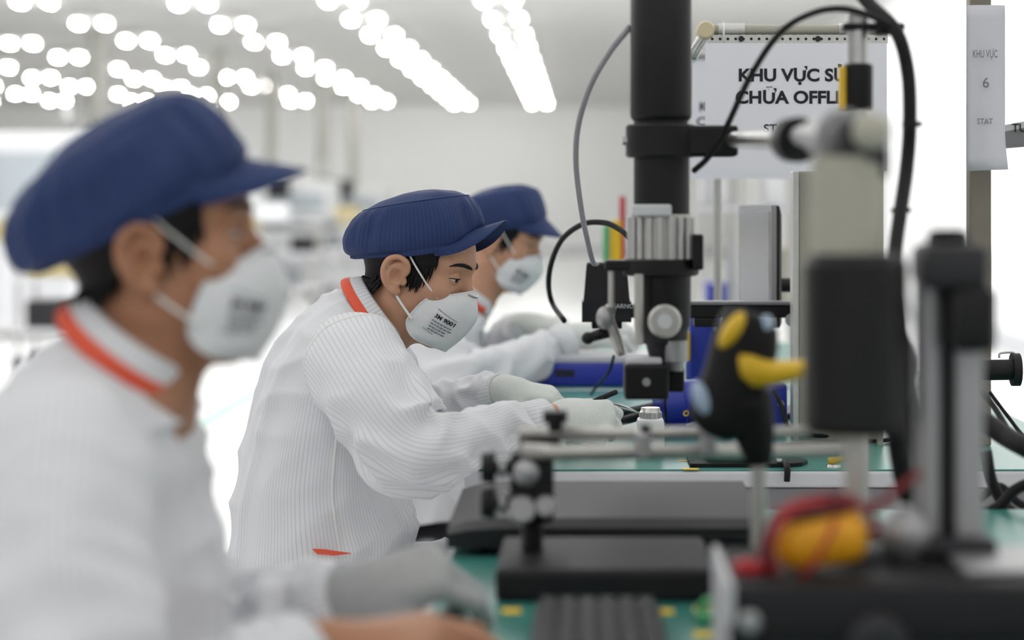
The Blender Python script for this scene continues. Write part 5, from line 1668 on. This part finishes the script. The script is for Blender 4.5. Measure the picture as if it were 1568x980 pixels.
for px in (1134, 1251):
    MB().cyl((bx(px, Y), Y - 0.012, z(60.5)), (bx(px, Y), Y - 0.016, z(60.5)), 0.005, n=12).build('strip_screw', M['dgrey'], strip)
MB().tube([(bx(1107, Y), Y - 0.018, z(36)), (bx(1107, Y), Y - 0.020, z(52)), (bx(1107, Y), Y - 0.014, z(66))], 0.0018, 6).build('cable_tie', M['white'], root, True)
# uprights carrying the frame
for px0, px1 in ((1344, 1352),):
    MB().box((bx(px0, Y), Y - 0.004, DZ), (bx(px1, Y), Y + 0.02, z(54))).build('upright', M['beige'], root)
solo(MB().box((bx(1482, Y), Y - 0.018, DZ), (bx(1515, Y), Y + 0.018, z(-40)), 0.003), 'bench_upright', M['brownpost'], 'grey-brown square upright rising from the bench behind the sleeved notice', 'post')
# beige back panel
root = thing('cable_trunking', 'tall beige trunking panel standing on the bench below the sign', 'panel', (bx(1280, 3.5), 3.5, DZ))
MB().box((bx(1222, 3.5), 3.49, DZ), (bx(1342, 3.5), 3.53, bar_z(262, 3.5)), 0.003).build('trunking_face', M['beige'], root)
MB().box((bx(1213, 3.5), 3.485, DZ), (bx(1222, 3.5), 3.535, bar_z(262, 3.5)), 0.002).build('trunking_edge', M['galv'], root)

# printed sign
Ys = 3.40
z = lambda y: bar_z(y, Ys)
root = thing('printed_sign', 'white paper sign with large black capitals hung under the perforated strip', 'sign', (bx(1219, Ys), Ys, z(262)), 'hanging signs')
MB().box((bx(1080, Ys), Ys - 0.001, z(262)), (bx(1358, Ys), Ys + 0.001, z(66))).build('sign_sheet', M['paper'], root)
ex, ez = np.array([1.0, 0, 0]), np.array([0, 0, 1.0])
def sign_line(mb, s, px, py_base, cap_px, Yq, wpx=None, bold=0.0):
    put_text(mb, s, L(cap_px, Yq) / 0.72, np.array([bx(px, Yq), Yq - 0.0016, bar_z(py_base, Yq)]), ex, ez, bold, 1.0, None if wpx is None else L(wpx, Yq))
for args in (('KHU VỰC SỬA', 1130, 124, 19, Ys, 186, 0.0011), ('CHỮA OFFLINE', 1126, 158, 19, Ys, 196, 0.0011), ('STATION', 1169, 203, 13, Ys, 80, 0.0004)):
    mb = MB(); sign_line(mb, *args); mb.build('sign_lettering', M['ink'], root)
Ys2 = 4.3
root = thing('printed_sign', 'second white paper sign mostly hidden behind the hanging one', 'sign', (bx(1190, Ys2), Ys2, bar_z(278, Ys2)), 'hanging signs')
MB().box((bx(1058, Ys2), Ys2 - 0.001, bar_z(274, Ys2)), (bx(1300, Ys2), Ys2 + 0.001, bar_z(92, Ys2))).build('sign_sheet', M['paper'], root)
for args in (('KHU VỰC SỬA', 1070, 170, 14, Ys2, 140, 0.0006), ('CHỮA OFFLINE', 1066, 193, 14, Ys2, 146, 0.0006)):
    mb = MB(); sign_line(mb, *args); mb.build('sign_lettering', M['ink'], root)
root = thing('sign_hanger', 'steel hanging rail above the second paper sign', 'rail', (bx(1180, Ys2), Ys2, bar_z(92, Ys2)))
MB().cyl((bx(1056, Ys2), Ys2, bar_z(84, Ys2)), (bx(1330, Ys2), Ys2, bar_z(84, Ys2)), 0.010, n=14).build('rail', M['satin'], root, True, 30)
for px in (1100, 1320):
    MB().cyl((bx(px, Ys2), Ys2 + 0.02, DZ), (bx(px, Ys2), Ys2 + 0.02, bar_z(80, Ys2)), 0.009, n=12).build('rail_post', M['satin'], root, True, 30)

# sleeve sign on the upright at right: sheet in a clear cover, curled at its foot
Y = 3.36
z = lambda y: bar_z(y, Y)
rows = []
for i, y in enumerate(np.linspace(8, 262, 14)):
    t = i / 13
    rows.append([(bx(1481 + (58 + 6 * max(0, t - 0.8) * 5) * s, Y), Y - 0.0 - 0.012 * math.sin(math.pi * s) * (0.3 + t) + 0.02 * max(0, t - 0.75) * s, z(y - 6 * s * max(0, t - 0.8) * 2)) for s in np.linspace(0, 1, 10)])
root = thing('sleeve_sign', 'curled paper notice in a clear sleeve on the grey-brown upright', 'sign', (bx(1512, Y), Y, z(262)))
mb = MB(); mb.loft(rows, False, False); sh = mb.build('notice_sheet', M['ppaper'], root, True)
sh.modifiers.new('sheet_thickness', 'SOLIDIFY').thickness = 0.0012
mb = MB()
Yt_ = Y - 0.0175
for s, px, py, cp in (('KHU VỰC', 1489, 88, 12), ('6', 1504, 134, 16), ('STAT', 1496, 190, 9)):
    mb = MB(); put_text(mb, s, L(cp, Yt_) / 0.72, np.array([bx(px, Yt_), Yt_, bar_z(py, Yt_)]), ex, ez, 0.0002, 1.0, None if len(s) == 1 else L(38 if cp == 12 else 24, Yt_)); mb.build('notice_print', M['gink'], sh)
# label rail at the far right
Y = 3.5
root = thing('label_rail', 'grey label rail with black capitals at the right end of the frame', 'label', (bx(1590, Y), Y, bar_z(226, Y)))
MB().prism([(bx(1534, Y), Y, bar_z(228, Y)), (bx(1700, Y), Y, bar_z(214, Y)), (bx(1700, Y), Y, bar_z(170, Y)), (bx(1534, Y), Y, bar_z(200, Y))], (0, 0.012, 0)).build('rail_face', M['grey'], root)
MB().prism([(bx(1534, Y), Y - 0.001, bar_z(202, Y)), (bx(1700, Y), Y - 0.001, bar_z(172, Y)), (bx(1700, Y), Y - 0.001, bar_z(160, Y)), (bx(1534, Y), Y - 0.001, bar_z(192, Y))], (0, 0.014, 0)).build('rail_lip', M['lgrey'], root)
mb = MB(); put_text(mb, 'TU', L(13, Y) / 0.72, np.array([bx(1549, Y), Y - 0.002, bar_z(202, Y)]), ex, np.array([0, 0, 1.0]), 0.0004)
mb.build('rail_lettering', M['ink'], root)
MB().box((bx(1700, Y), Y - 0.01, DZ), (bx(1716, Y), Y + 0.02, bar_z(150, Y))).build('rail_post', M['satin'], root)
MB().box((bx(1515, Y), Y + 0.001, bar_z(226, Y)), (bx(1540, Y), Y + 0.012, bar_z(200, Y))).build('rail_bracket', M['grey'], root)

# black reel arm fixed on the upright
Y = 3.25
z = lambda y: bar_z(y, Y)
root = thing('spool_arm', 'short black spool arm with end flange on the grey-brown upright', 'arm', (bx(1500, Y), Y, z(590)))
MB().cyl((bx(1490, Y), Y, z(567)), (bx(1551, Y), Y, z(566)), 0.017, n=22).build('spool', M['black'], root, True, 30)
MB().cyl((bx(1549, Y), Y, z(566)), (bx(1561, Y), Y, z(566)), 0.027, n=26).build('end_flange', M['black'], root, True, 30)
MB().box((bx(1480, Y), Y - 0.02, z(590)), (bx(1497, Y), Y + 0.158, z(545)), 0.003).build('spool_bracket', M['black'], root)
MB().tube([P(1530, 548, Y), P(1532, 541, Y), P(1552, 540, Y), P(1553, 547, Y)], 0.0018, 6, 14).build('wire_guard', M['satin'], root, True)

# ------------------------------------------------------------------ cables
def cable(pts, r, label, material='rubber', n=60, name='cable'):
    return solo(MB().tube([P(*q) for q in pts], r, 10, n), name, M[material], label, 'cable', 'loose cables', smooth=True)
cable([(1296, -40, 2.55), (1330, 5, 2.5), (1372, 48, 2.45), (1390, 110, 2.45), (1393, 190, 2.45), (1388, 260, 2.45), (1378, 330, 2.4), (1370, 400, 2.35), (1376, 480, 2.3), (1384, 560, 2.28), (1400, 700, 2.25), (1420, 800, 2.3)], 0.0088, 'thick black cable hanging from the clamp past the printed sign')
for i, (px, py) in enumerate(((1394, 190), (1377, 322))):
    q = P(px, py, 2.42)
    solo(MB().box(q - np.array([0.009, 0.010, 0.003]), q + np.array([0.013, 0.010, 0.003]), 0.001), 'cable_tie', M['rubber'], ('upper black tie around the thick hanging cable', 'lower black tie around the thick hanging cable')[i], 'cable tie', 'ties on the thick cable')
cable([(1062, 262, 2.72), (1085, 240, 2.70), (1112, 195, 2.66), (1150, 115, 2.6), (1195, 50, 2.55), (1245, 20, 2.5), (1295, 14, 2.47), (1345, 30, 2.45), (1378, 52, 2.45)], 0.0042, 'thin black cable arching from the microscope collar to the clamp')
cable([(964, 42, 2.75), (935, 78, 2.8), (905, 130, 2.9), (886, 190, 3.0), (882, 250, 3.05), (890, 320, 3.1), (900, 370, 3.15), (908, 401, 3.25), (914, 404, 3.6)], 0.0044, 'grey cable hanging in a bow left of the microscope tube', 'cable')
cable([(1372, 500, 2.2), (1384, 560, 2.2), (1372, 640, 2.2), (1384, 730, 2.2), (1410, 800, 2.2)], 0.012, 'heavy black hose standing left of the grey profile post')
cable([(1495, 590, 3.0), (1520, 620, 2.95), (1545, 660, 2.9), (1575, 700, 2.9), (1620, 720, 2.9)], 0.0045, 'black cable curving down from the spool arm to the right')
cable([(1500, 640, 2.7), (1540, 668, 2.65), (1580, 690, 2.6), (1640, 720, 2.6)], 0.014, 'thick black cable bundle slanting right below the spool arm')
cable([(1510, 690, 2.75), (1520, 740, 2.75), (1545, 780, 2.75), (1590, 800, 2.75)], 0.008, 'black cable looping low behind the profile post')
cable([(1500, 790, 2.7), (1530, 775, 2.7), (1555, 750, 2.7), (1600, 730, 2.7)], 0.008, 'black cable rising to the right behind the profile post')
cable([(1500, 765, 2.8), (1530, 745, 2.8), (1560, 770, 2.8), (1600, 790, 2.8)], 0.006, 'thin black cable wavering behind the profile post')
cable([(1515, 600, 3.05), (1545, 640, 3.05), (1568, 668, 3.05), (1600, 690, 3.05)], 0.003, 'thin black wire beside the spool arm cable')
cable([(940, 545, 3.9), (932, 570, 3.95), (915, 590, 4.1), (905, 604, 4.2)], 0.003, 'thin dark wire dropping in front of the long blue box', 'rubber', 30)

# long blue box on the far bench, pale tray on top
Yq = 4.52
xa, xb = bx(817, Yq), bx(1040, Yq)
zt2 = bar_z(557, Yq)
root = thing('blue_box', 'long blue instrument box lying on the farther bench', 'instrument', ((xa + xb) / 2, Yq + 0.1, DZ))
rows = [[(xa + d, Yq, DZ), (xb, Yq, DZ), (xb, Yq + 0.2, DZ), (xa + d, Yq + 0.2, DZ)] for d in (0,)]
MB().box((xa, Yq, DZ), (xb, Yq + 0.2, zt2), 0.006).build('box_case', M['blue'], root, True, 40)
MB().box((bx(850, Yq), Yq - 0.001, bar_z(577, Yq)), (bx(880, Yq), Yq + 0.001, bar_z(566, Yq))).build('rating_label', M['ink'], root)
solo(MB().box((xa + 0.02, Yq + 0.01, zt2), (xb - 0.01, Yq + 0.19, bar_z(545, Yq)), 0.004), 'component_tray', M['lgrey'], 'pale tray lying on top of the long blue box', 'tray')
